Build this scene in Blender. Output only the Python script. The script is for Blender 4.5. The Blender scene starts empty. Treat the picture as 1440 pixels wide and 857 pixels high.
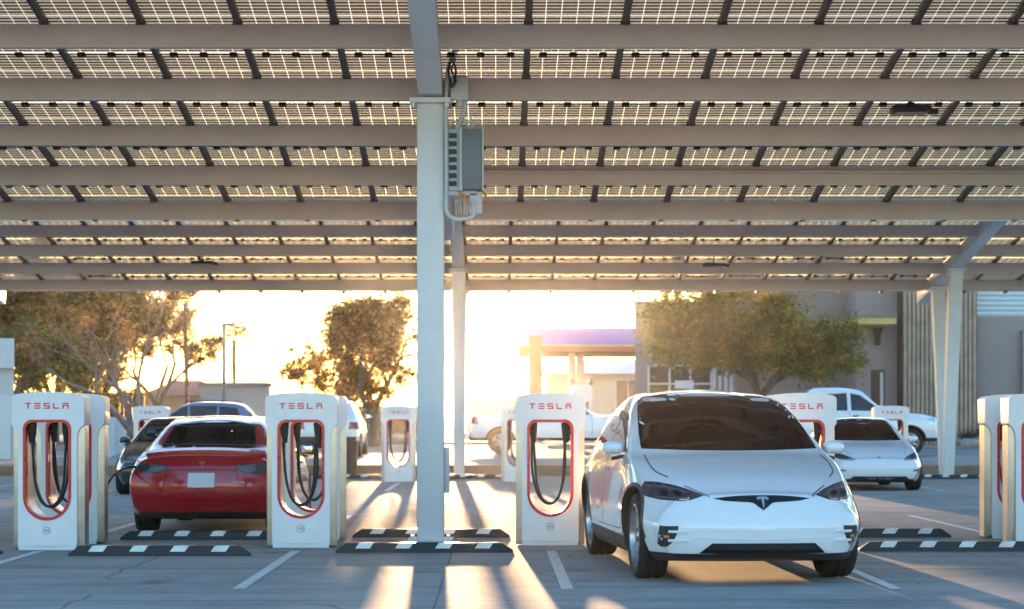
import bpy, bmesh, math, random
from mathutils import Vector, Matrix
from mathutils.bvhtree import BVHTree
R = math.radians
random.seed(7)
SC = bpy.context.scene
COL = SC.collection
F, CX, HY, HC = 2800.0, 697.0, 589.0, 1.38      # focal length in photo pixels, vanishing point, camera height

def at(px, py, d):
    return Vector(((px - CX) / F * d, d, HC - (py - HY) / F * d))

# ------------------------------------------------------------------ materials
MATS = {}
def new_mat(name):
    m = bpy.data.materials.new(name); m.use_nodes = True
    nt = m.node_tree; nt.nodes.clear()
    out = nt.nodes.new('ShaderNodeOutputMaterial')
    MATS[name] = m
    return m, nt, out
def N(nt, t, **kw):
    n = nt.nodes.new(t)
    for k, v in kw.items():
        if k.startswith('i_'): n.inputs[k[2:].replace('_', ' ')].default_value = v
        else: setattr(n, k, v)
    return n
def ramp(nt, fac, stops):
    r = nt.nodes.new('ShaderNodeValToRGB'); e = r.color_ramp.elements
    while len(e) < len(stops): e.new(0.5)
    for el, (p, c) in zip(e, stops):
        el.position = p; el.color = (*c, 1) if len(c) == 3 else c
    nt.links.new(fac, r.inputs[0]); return r.outputs[0]
def math_(nt, op, a, b=None, c=None):
    n = nt.nodes.new('ShaderNodeMath'); n.operation = op
    for i, v in enumerate((a, b, c)):
        if v is None: continue
        if isinstance(v, (int, float)): n.inputs[i].default_value = v
        else: nt.links.new(v, n.inputs[i])
    return n.outputs[0]
def mixc(nt, fac, a, b, mode='MIX'):
    n = nt.nodes.new('ShaderNodeMix'); n.data_type = 'RGBA'; n.blend_type = mode
    for i, v in ((0, fac), (6, a), (7, b)):
        if isinstance(v, (int, float)): n.inputs[i].default_value = v
        elif isinstance(v, tuple): n.inputs[i].default_value = (*v, 1) if len(v) == 3 else v
        else: nt.links.new(v, n.inputs[i])
    return n.outputs[2]
def simple(name, col, rough=0.5, metal=0.0, var=0.12, scale=6.0, coat=0.0, bump=0.0, spec=0.5, col2=None):
    """Principled material with procedural mottling of colour and roughness."""
    m, nt, out = new_mat(name)
    p = nt.nodes.new('ShaderNodeBsdfPrincipled')
    tc = nt.nodes.new('ShaderNodeTexCoord')
    nz = N(nt, 'ShaderNodeTexNoise', i_Scale=scale, i_Detail=5.0, i_Roughness=0.6)
    nt.links.new(tc.outputs['Object'], nz.inputs['Vector'])
    c2 = col2 or tuple(c * (1 - var) for c in col)
    c1 = tuple(min(1, c * (1 + var * 0.4)) for c in col)
    nt.links.new(ramp(nt, nz.outputs[0], [(0.3, c2), (0.65, c1)]), p.inputs['Base Color'])
    r = math_(nt, 'MULTIPLY_ADD', nz.outputs[0], 0.12, max(0.0, rough - 0.06))
    nt.links.new(r, p.inputs['Roughness'])
    p.inputs['Metallic'].default_value = metal
    p.inputs['Coat Weight'].default_value = coat
    p.inputs['Coat Roughness'].default_value = 0.03
    p.inputs['Specular IOR Level'].default_value = spec
    if bump:
        b = N(nt, 'ShaderNodeBump', i_Strength=bump, i_Distance=0.02)
        nz2 = N(nt, 'ShaderNodeTexNoise', i_Scale=scale * 6, i_Detail=4.0)
        nt.links.new(tc.outputs['Object'], nz2.inputs['Vector'])
        nt.links.new(nz2.outputs[0], b.inputs['Height']); nt.links.new(b.outputs[0], p.inputs['Normal'])
    nt.links.new(p.outputs[0], out.inputs[0])
    return m

M_white = simple('white_powder_coat', (0.80, 0.81, 0.82), 0.32, var=0.07, scale=2.5, coat=0.25)
M_canopy = simple('grey_canopy_paint', (0.68, 0.575, 0.54), 0.5, var=0.10, scale=1.2)
M_post = simple('white_steel_paint', (0.80, 0.80, 0.80), 0.45, var=0.07, scale=1.5)
M_rail = simple('dark_rail_metal', (0.20, 0.17, 0.155), 0.45, metal=0.5, var=0.2)
M_black = simple('black_rubber', (0.018, 0.018, 0.02), 0.55, var=0.3, scale=20)
M_blackgloss = simple('black_gloss_plastic', (0.010, 0.010, 0.011), 0.16, var=0.2)
M_trim = simple('black_matte_trim', (0.025, 0.025, 0.027), 0.45, var=0.2)
M_silver = simple('brushed_silver', (0.62, 0.60, 0.57), 0.3, metal=0.9, var=0.1)
M_red = simple('red_enamel', (0.62, 0.018, 0.03), 0.28, var=0.06, coat=0.4)
M_redletter = simple('red_letter_film', (0.80, 0.02, 0.04), 0.35, var=0.03)
M_carwhite = simple('white_car_paint', (0.80, 0.82, 0.84), 0.14, var=0.02, coat=1.0)
M_carred = simple('red_car_paint', (0.45, 0.004, 0.014), 0.2, metal=0.1, var=0.05, coat=1.0)
M_carblack = simple('black_car_paint', (0.012, 0.013, 0.016), 0.18, var=0.1, coat=1.0)
M_carblue = simple('blue_grey_car_paint', (0.16, 0.22, 0.34), 0.25, metal=0.4, var=0.05, coat=1.0)
M_glass = simple('dark_car_glass', (0.006, 0.006, 0.007), 0.06, var=0.2, spec=0.45)
M_glass2 = simple('tinted_side_glass', (0.05, 0.055, 0.06), 0.04, var=0.2, spec=0.7)
M_lamp = simple('headlamp_lens', (0.035, 0.045, 0.065), 0.07, var=0.3, scale=14, coat=1.0)
M_lampclear = simple('lamp_reflector', (0.55, 0.60, 0.66), 0.12, metal=0.85, var=0.3, scale=20)
M_tail = simple('red_tail_lens', (0.30, 0.008, 0.012), 0.1, var=0.2, coat=1.0)
M_tailclear = simple('clear_tail_lens', (0.10, 0.11, 0.12), 0.1, var=0.35, scale=16, coat=1.0)
M_amber = simple('amber_lens', (0.75, 0.28, 0.04), 0.15, var=0.1)
M_chrome = simple('chrome', (0.80, 0.81, 0.82), 0.1, metal=1.0, var=0.04)
M_alloy = simple('grey_alloy', (0.46, 0.47, 0.49), 0.28, metal=0.85, var=0.1)
M_tyre = simple('tyre_rubber', (0.022, 0.021, 0.021), 0.7, var=0.35, scale=30, bump=0.3)
M_plate = simple('blank_plate', (0.72, 0.76, 0.78), 0.4, var=0.04)
M_stopwhite = simple('white_reflective_patch', (0.70, 0.74, 0.73), 0.35, var=0.25, scale=10)
M_line = None
M_cable = simple('cable_rubber', (0.012, 0.012, 0.013), 0.4, var=0.2)
M_ink = simple('dark_ink', (0.10, 0.14, 0.17), 0.5, var=0.1)
M_boxgrey = simple('inverter_grey', (0.17, 0.20, 0.22), 0.4, var=0.08)
M_boxlight = simple('inverter_light_grey', (0.52, 0.55, 0.56), 0.4, var=0.08)
M_pvc = simple('grey_conduit', (0.62, 0.63, 0.63), 0.4, var=0.08)
M_spike = simple('bird_spike_plastic', (0.66, 0.66, 0.64), 0.4, var=0.1)
M_orangewire = simple('orange_wire', (0.65, 0.24, 0.08), 0.5, var=0.1)
M_stucco = simple('grey_brown_stucco', (0.29, 0.235, 0.20), 0.9, var=0.10, scale=0.5, bump=0.3)
M_stucco_lt = simple('beige_stucco', (0.36, 0.30, 0.26), 0.9, var=0.10, scale=0.5, bump=0.3)
M_hut = simple('pale_beige_render', (0.56, 0.48, 0.43), 0.85, var=0.06, scale=0.6)
M_stucco_gr = simple('grey_stucco', (0.36, 0.29, 0.265), 0.9, var=0.08, scale=0.4, bump=0.3)
M_wallwhite = simple('white_stucco', (0.66, 0.65, 0.64), 0.85, var=0.08, scale=0.6, bump=0.2)
M_slat = simple('wood_slat', (0.47, 0.33, 0.235), 0.7, var=0.25, scale=2.0)
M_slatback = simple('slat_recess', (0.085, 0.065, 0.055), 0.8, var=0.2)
M_rib = simple('ribbed_blue_metal', (0.50, 0.60, 0.68), 0.35, metal=0.3, var=0.06)
M_awn = simple('yellow_lit_awning', (0.72, 0.48, 0.16), 0.5, var=0.08)  # yellow light on the awning is put into its base colour
M_violet = simple('violet_fascia', (0.12, 0.13, 0.58), 0.5, var=0.06)
M_cream = simple('cream_paint', (0.62, 0.50, 0.36), 0.7, var=0.08, scale=0.7)
M_orange = simple('orange_brown_cladding', (0.27, 0.085, 0.03), 0.7, var=0.12, scale=0.8)
M_winglass = simple('window_glass', (0.06, 0.065, 0.07), 0.05, var=0.3, scale=0.8, spec=0.8)
M_frame = simple('window_frame_white', (0.66, 0.66, 0.66), 0.45, var=0.06)
M_roofred = simple('red_tile_roof', (0.34, 0.12, 0.07), 0.8, var=0.25, scale=3)
M_bark = simple('bark', (0.16, 0.12, 0.10), 0.9, var=0.35, scale=5, bump=0.5)
M_barklight = simple('pale_bark', (0.27, 0.21, 0.185), 0.9, var=0.3, scale=5, bump=0.4)
M_kerb = simple('kerb_concrete', (0.27, 0.20, 0.15), 0.9, var=0.2, scale=2, bump=0.3)
M_rock = simple('rock', (0.42, 0.36, 0.32), 0.9, var=0.3, scale=5, bump=0.5)
M_bin = simple('bin_brown', (0.055, 0.045, 0.042), 0.5, var=0.2)
M_bollard = simple('bollard_white', (0.62, 0.66, 0.68), 0.5, var=0.1)
M_poleg = simple('galvanised_pole', (0.30, 0.30, 0.30), 0.5, metal=0.5, var=0.1)
M_fence = simple('brown_fence_board', (0.15, 0.11, 0.085), 0.8, var=0.2, scale=2)

def concrete(name, base, warm, joints=True, crack=True, scale=1.0):
    m, nt, out = new_mat(name)
    p = nt.nodes.new('ShaderNodeBsdfPrincipled')
    tc = nt.nodes.new('ShaderNodeTexCoord'); V = tc.outputs['Object']
    def noise(s, det=6, rough=0.6, dist=0.0):
        n = N(nt, 'ShaderNodeTexNoise', i_Scale=s, i_Detail=det, i_Roughness=rough, i_Distortion=dist)
        nt.links.new(V, n.inputs['Vector']); return n.outputs[0]
    big = noise(0.22 * scale, 5, 0.65, 0.6); mid = noise(1.7, 6, 0.7); fine = noise(38, 4, 0.7)
    c = ramp(nt, big, [(0.32, tuple(x * 0.80 for x in base)), (0.5, base), (0.7, warm)])
    c = mixc(nt, 1.0, c, ramp(nt, mid, [(0.25, (0.78,) * 3), (0.6, (1.0,) * 3), (0.8, (1.08,) * 3)]), 'MULTIPLY')
    c = mixc(nt, 1.0, c, ramp(nt, fine, [(0.25, (0.72,) * 3), (0.7, (1.1,) * 3)]), 'MULTIPLY')
    # streaky stains running with the traffic
    mp = N(nt, 'ShaderNodeMapping'); mp.inputs['Scale'].default_value = (0.25, 2.2, 1)
    nt.links.new(V, mp.inputs['Vector'])
    st = N(nt, 'ShaderNodeTexNoise', i_Scale=1.1, i_Detail=5.0, i_Distortion=0.8); nt.links.new(mp.outputs[0], st.inputs['Vector'])
    c = mixc(nt, 1.0, c, ramp(nt, st.outputs[0], [(0.30, (0.72,) * 3), (0.50, (1.0,) * 3)]), 'MULTIPLY')
    # oil spots
    vo = N(nt, 'ShaderNodeTexVoronoi', i_Scale=0.55); vo.feature = 'F1'
    nt.links.new(V, vo.inputs['Vector'])
    c = mixc(nt, 1.0, c, ramp(nt, math_(nt, 'ADD', vo.outputs['Distance'], math_(nt, 'MULTIPLY', mid, 0.35)), [(0.20, (0.50,) * 3), (0.34, (1.0,) * 3)]), 'MULTIPLY')
    if joints:
        sx = N(nt, 'ShaderNodeSeparateXYZ'); nt.links.new(V, sx.inputs[0])
        wob = math_(nt, 'MULTIPLY', math_(nt, 'SUBTRACT', mid, 0.5), 0.05)
        def jl(coord, per, off, w):
            a = math_(nt, 'ADD', math_(nt, 'ADD', coord, wob), off)
            d = math_(nt, 'PINGPONG', a, per / 2)
            return math_(nt, 'LESS_THAN', d, w)
        j = math_(nt, 'MAXIMUM', jl(sx.outputs[1], 5.4, 1.1, 0.012), jl(sx.outputs[0], 5.3, 0.45, 0.008))
        c = mixc(nt, math_(nt, 'MULTIPLY', j, 0.6), c, (0.09, 0.085, 0.08))
    if crack:
        wv = N(nt, 'ShaderNodeMix'); wv.data_type = 'VECTOR'; wv.inputs[0].default_value = 0.22
        nn = N(nt, 'ShaderNodeTexNoise', i_Scale=1.3, i_Detail=5.0); nt.links.new(V, nn.inputs['Vector'])
        nt.links.new(V, wv.inputs[4]); nt.links.new(nn.outputs['Color'], wv.inputs[5])
        ve = N(nt, 'ShaderNodeTexVoronoi', i_Scale=0.42); ve.feature = 'DISTANCE_TO_EDGE'
        nt.links.new(wv.outputs[1], ve.inputs['Vector'])
        ck = math_(nt, 'LESS_THAN', ve.outputs['Distance'], 0.0045)
        gate = math_(nt, 'GREATER_THAN', big, 0.5)
        c = mixc(nt, math_(nt, 'MULTIPLY', math_(nt, 'MULTIPLY', ck, gate), 0.4), c, (0.07, 0.065, 0.06))
    nt.links.new(c, p.inputs['Base Color'])
    nt.links.new(math_(nt, 'MULTIPLY_ADD', mid, 0.2, 0.68), p.inputs['Roughness'])
    p.inputs['Specular IOR Level'].default_value = 0.03
    b = N(nt, 'ShaderNodeBump', i_Strength=0.35, i_Distance=0.01)
    nt.links.new(math_(nt, 'ADD', fine, math_(nt, 'MULTIPLY', mid, 1.5)), b.inputs['Height']); nt.links.new(b.outputs[0], p.inputs['Normal'])
    nt.links.new(p.outputs[0], out.inputs[0])
    return m
M_ground = concrete('parking_concrete', (0.43, 0.41, 0.385), (0.48, 0.455, 0.42))
M_backlot = concrete('pale_street_concrete', (0.40, 0.37, 0.34), (0.46, 0.42, 0.38), joints=False)
M_gravel = concrete('gravel_bed', (0.36, 0.30, 0.26), (0.42, 0.35, 0.30), joints=False, crack=False, scale=4)

def glass_mat(name, col, rough, level):
    m, nt, out = new_mat(name); p = nt.nodes.new('ShaderNodeBsdfPrincipled'); tc = nt.nodes.new('ShaderNodeTexCoord')
    n = N(nt, 'ShaderNodeTexNoise', i_Scale=3.0, i_Detail=6.0); nt.links.new(tc.outputs['Object'], n.inputs['Vector'])
    nt.links.new(ramp(nt, n.outputs[0], [(0.4, col), (0.75, tuple(c * 1.6 for c in col))]), p.inputs['Base Color'])
    p.inputs['Roughness'].default_value = rough; p.inputs['Specular IOR Level'].default_value = level
    nt.links.new(p.outputs[0], out.inputs[0]); return m
M_glass = glass_mat('dark_car_glass', (0.003, 0.003, 0.0034), 0.012, 0.38)
M_glass2 = glass_mat('tinted_side_glass', (0.018, 0.019, 0.02), 0.015, 0.6)
def worn_paint():
    m, nt, out = new_mat('worn_white_line')
    p = nt.nodes.new('ShaderNodeBsdfPrincipled'); tc = nt.nodes.new('ShaderNodeTexCoord')
    n = N(nt, 'ShaderNodeTexNoise', i_Scale=9.0, i_Detail=8.0, i_Roughness=0.75); nt.links.new(tc.outputs['Object'], n.inputs['Vector'])
    nt.links.new(ramp(nt, n.outputs[0], [(0.36, (0.36, 0.36, 0.35)), (0.50, (0.66, 0.66, 0.64)), (0.7, (0.74, 0.74, 0.72))]), p.inputs['Base Color'])
    p.inputs['Roughness'].default_value = 0.6
    nt.links.new(p.outputs[0], out.inputs[0]); return m
M_line = worn_paint()

def leaf_mat(name, stops, trans=0.58):
    m, nt, out = new_mat(name)
    g = nt.nodes.new('ShaderNodeNewGeometry')
    c = ramp(nt, g.outputs['Random Per Island'], stops)
    tc = nt.nodes.new('ShaderNodeTexCoord'); cn = N(nt, 'ShaderNodeTexNoise', i_Scale=1.15, i_Detail=2.0); nt.links.new(tc.outputs['Object'], cn.inputs['Vector'])
    c = mixc(nt, 1.0, c, ramp(nt, cn.outputs[0], [(0.36, (0.62, 0.66, 0.62)), (0.5, (1.0, 1.0, 1.0)), (0.64, (1.55, 1.42, 1.2))]), 'MULTIPLY')
    d = N(nt, 'ShaderNodeBsdfDiffuse'); t = N(nt, 'ShaderNodeBsdfTranslucent'); mx = N(nt, 'ShaderNodeMixShader')
    nt.links.new(c, d.inputs[0]); nt.links.new(c, t.inputs[0]); mx.inputs[0].default_value = trans
    nt.links.new(d.outputs[0], mx.inputs[1]); nt.links.new(t.outputs[0], mx.inputs[2])
    nt.links.new(mx.outputs[0], out.inputs[0]); return m
M_leaf_olive = leaf_mat('olive_leaves', [(0.0, (0.08, 0.09, 0.03)), (0.5, (0.17, 0.16, 0.05)), (0.85, (0.28, 0.20, 0.06)), (1.0, (0.42, 0.24, 0.07))])
M_leaf_autumn = leaf_mat('autumn_leaves', [(0.0, (0.14, 0.08, 0.035)), (0.4, (0.27, 0.15, 0.06)), (0.8, (0.40, 0.21, 0.07)), (1.0, (0.52, 0.27, 0.08))])
M_leaf_green = leaf_mat('green_yellow_leaves', [(0.0, (0.10, 0.12, 0.04)), (0.5, (0.21, 0.22, 0.065)), (0.85, (0.30, 0.26, 0.075)), (1.0, (0.46, 0.33, 0.09))])
M_leaf_brown = leaf_mat('brown_leaves', [(0.0, (0.12, 0.085, 0.05)), (0.5, (0.24, 0.16, 0.08)), (1.0, (0.40, 0.24, 0.10))])
M_leaf_palm = leaf_mat('palm_leaves', [(0.0, (0.09, 0.065, 0.03)), (0.6, (0.16, 0.11, 0.05)), (1.0, (0.24, 0.16, 0.07))], 0.3)
M_shrub = leaf_mat('dry_shrub', [(0.0, (0.10, 0.075, 0.06)), (1.0, (0.24, 0.17, 0.13))], 0.25)

def panel_mat():
    """Glass-glass solar module: dark cell strips, clear gaps between the cells (see-through)."""
    m, nt, out = new_mat('solar_module_glass')
    uv = N(nt, 'ShaderNodeUVMap'); uv.uv_map = 'UVMap'
    s = N(nt, 'ShaderNodeSeparateXYZ'); nt.links.new(uv.outputs[0], s.inputs[0])
    u, v = s.outputs[0], s.outputs[1]
    fu = math_(nt, 'PINGPONG', math_(nt, 'MULTIPLY', u, 6.0), 0.5)          # 0 at cell borders
    gu = math_(nt, 'LESS_THAN', fu, 0.023)
    fe = math_(nt, 'PINGPONG', v, 0.5)                                       # ends of the module
    ge = math_(nt, 'LESS_THAN', fe, 0.010)
    fm = math_(nt, 'ABSOLUTE', math_(nt, 'SUBTRACT', v, 0.345))               # middle gap of a half-cut module
    gm = math_(nt, 'LESS_THAN', fm, 0.006)
    gap = math_(nt, 'MAXIMUM', gu, math_(nt, 'MAXIMUM', ge, gm))
    fs = math_(nt, 'PINGPONG', math_(nt, 'MULTIPLY', v, 19.0), 0.5)
    strip = math_(nt, 'LESS_THAN', fs, 0.24)
    nz = N(nt, 'ShaderNodeTexNoise', i_Scale=14.0, i_Detail=3.0); nt.links.new(uv.outputs[0], nz.inputs['Vector'])
    tint = math_(nt, 'MULTIPLY_ADD', nz.outputs[0], 0.012, 0.0)
    cell_t = math_(nt, 'ADD', math_(nt, 'MULTIPLY', strip, 0.02), 0.002)    # transparency of cell / of the strip between fingers
    trn = math_(nt, 'ADD', math_(nt, 'MULTIPLY', gap, 0.32), math_(nt, 'MULTIPLY', math_(nt, 'SUBTRACT', 1.0, gap), math_(nt, 'ADD', cell_t, tint)))
    tr = N(nt, 'ShaderNodeBsdfTransparent'); tr.inputs[0].default_value = (1.0, 0.84, 0.66, 1)
    p = N(nt, 'ShaderNodeBsdfPrincipled')
    nt.links.new(mixc(nt, strip, (0.034, 0.026, 0.022), (0.15, 0.105, 0.075)), p.inputs['Base Color'])
    p.inputs['Roughness'].default_value = 0.25; p.inputs['Specular IOR Level'].default_value = 0.15
    mx = N(nt, 'ShaderNodeMixShader'); nt.links.new(trn, mx.inputs[0])
    tl = N(nt, 'ShaderNodeBsdfTranslucent'); tl.inputs[0].default_value = (0.66, 0.43, 0.27, 1)
    rf = N(nt, 'ShaderNodeBsdfRefraction'); rf.inputs['Color'].default_value = (1.0, 0.72, 0.45, 1); rf.inputs['Roughness'].default_value = 0.45; rf.inputs['IOR'].default_value = 1.12
    m3 = nt.nodes.new('ShaderNodeMixShader'); m3.inputs[0].default_value = 0.45
    nt.links.new(tl.outputs[0], m3.inputs[1]); nt.links.new(rf.outputs[0], m3.inputs[2])
    m2 = nt.nodes.new('ShaderNodeMixShader'); nt.links.new(math_(nt, 'MULTIPLY', strip, 0.30), m2.inputs[0])
    nt.links.new(p.outputs[0], m2.inputs[1]); nt.links.new(m3.outputs[0], m2.inputs[2])
    nt.links.new(m2.outputs[0], mx.inputs[1]); nt.links.new(tr.outputs[0], mx.inputs[2])
    nt.links.new(mx.outputs[0], out.inputs[0]); return m
M_panel = panel_mat()

# ------------------------------------------------------------------ objects
def tag(o, label=None, cat=None, group=None, kind=None):
    if label: o['label'] = label
    if cat: o['category'] = cat
    if group: o['group'] = group
    if kind: o['kind'] = kind
    return o
def empty(name, loc=(0, 0, 0), rz=0.0, label=None, cat=None, group=None):
    o = bpy.data.objects.new(name, None); COL.objects.link(o)
    o.location = loc; o.rotation_euler = (0, 0, rz); o.empty_display_size = 0.2
    return tag(o, label, cat, group)
def link_mesh(name, me, mats, parent=None, sharp=35):
    if not isinstance(mats, (list, tuple)): mats = [mats]
    for m in mats: me.materials.append(m)
    if sharp is None: pass
    else:
        for p in me.polygons: p.use_smooth = True
        me.set_sharp_from_angle(angle=R(sharp))
    o = bpy.data.objects.new(name, me); COL.objects.link(o)
    if parent: o.parent = parent
    return o
def copy_tree(o, parent=None):
    c = o.copy(); COL.objects.link(c)
    if parent: c.parent = parent
    for ch in list(o.children): copy_tree(ch, c)
    return c

class MB:
    """collects shapes into one mesh"""
    def __init__(s): s.bm = bmesh.new()
    def box(s, c, size, rot=None, bevel=0.0):
        r = bmesh.ops.create_cube(s.bm, size=1.0); vs = r['verts']
        M = Matrix.Translation(c) @ (rot.to_4x4() if rot else Matrix()) @ Matrix.Diagonal((*size, 1))
        bmesh.ops.transform(s.bm, matrix=M, verts=vs)
        if bevel:
            es = list({e for v in vs for e in v.link_edges})
            bmesh.ops.bevel(s.bm, geom=es, offset=bevel, segments=2, affect='EDGES', profile=0.5)
        return s
    def cyl(s, p0, p1, r0, r1=None, n=12, caps=True):
        p0, p1 = Vector(p0), Vector(p1); d = p1 - p0; r1 = r0 if r1 is None else r1
        q = d.to_track_quat('Z', 'Y').to_matrix().to_4x4()
        M = Matrix.Translation((p0 + p1) / 2) @ q
        bmesh.ops.create_cone(s.bm, cap_ends=caps, segments=n, radius1=r0, radius2=r1, depth=d.length, matrix=M)
        return s
    def tube(s, pts, r, n=8, caps=True):
        pts = [Vector(p) for p in pts]
        rs = r if isinstance(r, (list, tuple)) else [r] * len(pts)
        rings = []; up = None
        for i, p in enumerate(pts):
            t = (pts[min(i + 1, len(pts) - 1)] - pts[max(i - 1, 0)]).normalized()
            if up is None:
                up = t.orthogonal().normalized()
            up = (up - t * up.dot(t)).normalized(); b = t.cross(up)
            rings.append([s.bm.verts.new(p + (up * math.cos(a) + b * math.sin(a)) * rs[i]) for a in (2 * math.pi * k / n for k in range(n))])
        for a, b in zip(rings, rings[1:]):
            for k in range(n): s.bm.faces.new((a[k], a[(k + 1) % n], b[(k + 1) % n], b[k]))
        if caps:
            s.bm.faces.new(rings[0][::-1]); s.bm.faces.new(rings[-1])
        return s
    def prism(s, outer, holes, y0, y1, cuts=None, bend=None):
        """polygon in (x,z) with holes, extruded y0..y1; optional vertical cuts and a bend y += bend(x)"""
        b = bmesh.new(); es = []
        for loop in [outer] + list(holes):
            vs = [b.verts.new((x, y0, z)) for x, z in loop]
            es += [b.edges.new((vs[i], vs[(i + 1) % len(vs)])) for i in range(len(vs))]
        bmesh.ops.triangle_fill(b, use_beauty=True, use_dissolve=False, edges=es, normal=(0, -1, 0))
        for cx in cuts or []:
            bmesh.ops.bisect_plane(b, geom=b.verts[:] + b.edges[:] + b.faces[:], plane_co=(cx, 0, 0), plane_no=(1, 0, 0))
        for f in b.faces:
            if f.normal.y > 0: f.normal_flip()
        front = b.faces[:]
        r = bmesh.ops.extrude_face_region(b, geom=front)
        for v in [g for g in r['geom'] if isinstance(g, bmesh.types.BMVert)]: v.co.y = y1
        bmesh.ops.recalc_face_normals(b, faces=b.faces[:])
        if bend:
            for v in b.verts: v.co.y += bend(v.co.x)
        me = bpy.data.meshes.new('tmp'); b.to_mesh(me); b.free(); s.bm.from_mesh(me); bpy.data.meshes.remove(me)
        return s
    def quad(s, pts):
        s.bm.faces.new([s.bm.verts.new(p) for p in pts]); return s
    def build(s, name, mats, parent=None, sharp=35, bevel=0.0):
        me = bpy.data.meshes.new(name); s.bm.to_mesh(me); s.bm.free()
        o = link_mesh(name, me, mats, parent, sharp)
        if bevel:
            m = o.modifiers.new('edge', 'BEVEL'); m.width = bevel; m.segments = 2; m.limit_method = 'ANGLE'; m.angle_limit = R(40)
        return o
def lathe(prof, n=32):
    """profile (r, x) spun about the x axis"""
    bm = bmesh.new(); rings = []
    for k in range(n):
        a = 2 * math.pi * k / n
        rings.append([bm.verts.new((x, r * math.cos(a), r * math.sin(a))) for r, x in prof])
    for k in range(n):
        A, B = rings[k], rings[(k + 1) % n]
        for i in range(len(prof) - 1): bm.faces.new((A[i], A[i + 1], B[i + 1], B[i]))
    bmesh.ops.recalc_face_normals(bm, faces=bm.faces[:])
    return bm
def mb_from(bm):
    m = MB(); m.bm.free(); m.bm = bm; return m
def rrect(hw, z0, z1, rt, rb, n=8):
    """rounded rectangle outline in (x,z): top radius rt, bottom radius rb"""
    pts = []
    for cx, cz, r, a0 in ((hw - rb, z0 + rb, rb, -90), (hw - rt, z1 - rt, rt, 0), (-hw + rt, z1 - rt, rt, 90), (-hw + rb, z0 + rb, rb, 180)):
        for k in range(n + 1):
            a = R(a0 + 90 * k / n); p = (cx + r * math.cos(a), cz + r * math.sin(a))
            if not pts or (abs(p[0] - pts[-1][0]) + abs(p[1] - pts[-1][1])) > 1e-5: pts.append(p)
    return pts
def smooth_path(pts, k=6):
    pts = [Vector(p) for p in pts]; out = []
    for i in range(len(pts) - 1):
        a, b, c, d = pts[max(i - 1, 0)], pts[i], pts[i + 1], pts[min(i + 2, len(pts) - 1)]
        for j in range(k):
            t = j / k
            out.append(0.5 * ((2 * b) + (c - a) * t + (2 * a - 5 * b + 4 * c - d) * t * t + (3 * b - a - 3 * c + d) * t ** 3))
    out.append(pts[-1]); return out
def text_mesh(name, body, size, mat, parent, loc, thick=0.003):
    cu = bpy.data.curves.new('tmp_text', 'FONT'); cu.body = body; cu.size = size; cu.align_x = 'CENTER'; cu.align_y = 'CENTER'; cu.extrude = thick / 2
    t = bpy.data.objects.new('tmp_text', cu); COL.objects.link(t)
    dg = bpy.context.evaluated_depsgraph_get(); me = bpy.data.meshes.new_from_object(t.evaluated_get(dg))
    bpy.data.objects.remove(t); bpy.data.curves.remove(cu)
    me.materials.clear()
    me.transform(Matrix.Translation(loc) @ Matrix.Rotation(R(90), 4, 'X'))
    return link_mesh(name, me, mat, parent, None)

# ------------------------------------------------------------------ camera, sky, sun
cam = bpy.data.cameras.new('camera'); cam.lens = 70; cam.sensor_width = 36
cam.shift_x = (720 - CX) / 1440; cam.shift_y = (HY - 428.5) / 1440
cam.clip_start = 0.1; cam.clip_end = 3000
co = bpy.data.objects.new('camera', cam); COL.objects.link(co)
co.location = (0, 0, HC); co.rotation_euler = (R(90), 0, 0); SC.camera = co
cam.dof.use_dof = True; cam.dof.focus_distance = 18.0; cam.dof.aperture_fstop = 3.2
SUN_EL, SUN_AZ = R(3.05), R(-1.72)             # azimuth from +Y towards +X
w = bpy.data.worlds.new('World'); SC.world = w; w.use_nodes = True
wn = w.node_tree; bg = wn.nodes['Background']
sky = wn.nodes.new('ShaderNodeTexSky'); sky.sky_type = 'NISHITA'; sky.sun_disc = False
sky.sun_elevation = SUN_EL; sky.sun_rotation = SUN_AZ; sky.dust_density = 0.35; sky.ozone_density = 2.55; sky.air_density = 1.0
wn.links.new(sky.outputs[0], bg.inputs[0]); bg.inputs[1].default_value = 0.15
sl = bpy.data.lights.new('sun', 'SUN'); sl.energy = 2.0; sl.angle = R(0.55); sl.color = (1.0, 0.60, 0.30)
so = bpy.data.objects.new('sun', sl); COL.objects.link(so)
to_sun = Vector((math.sin(SUN_AZ) * math.cos(SUN_EL), math.cos(SUN_AZ) * math.cos(SUN_EL), math.sin(SUN_EL)))
so.rotation_euler = to_sun.to_track_quat('Z', 'Y').to_euler(); so.location = to_sun * 50
SC.view_settings.view_transform = 'Standard'; SC.view_settings.look = 'None'
SC.view_settings.exposure = 3.0; SC.view_settings.gamma = 1.0; SC.view_settings.use_curve_mapping = False
cy = SC.cycles
cy.use_denoising = True; cy.max_bounces = 8; cy.transparent_max_bounces = 16; cy.diffuse_bounces = 3; cy.glossy_bounces = 4
cy.transmission_bounces = 4; cy.volume_bounces = 1; cy.caustics_reflective = False; cy.caustics_refractive = False
cy.sample_clamp_indirect = 6.0

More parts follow.
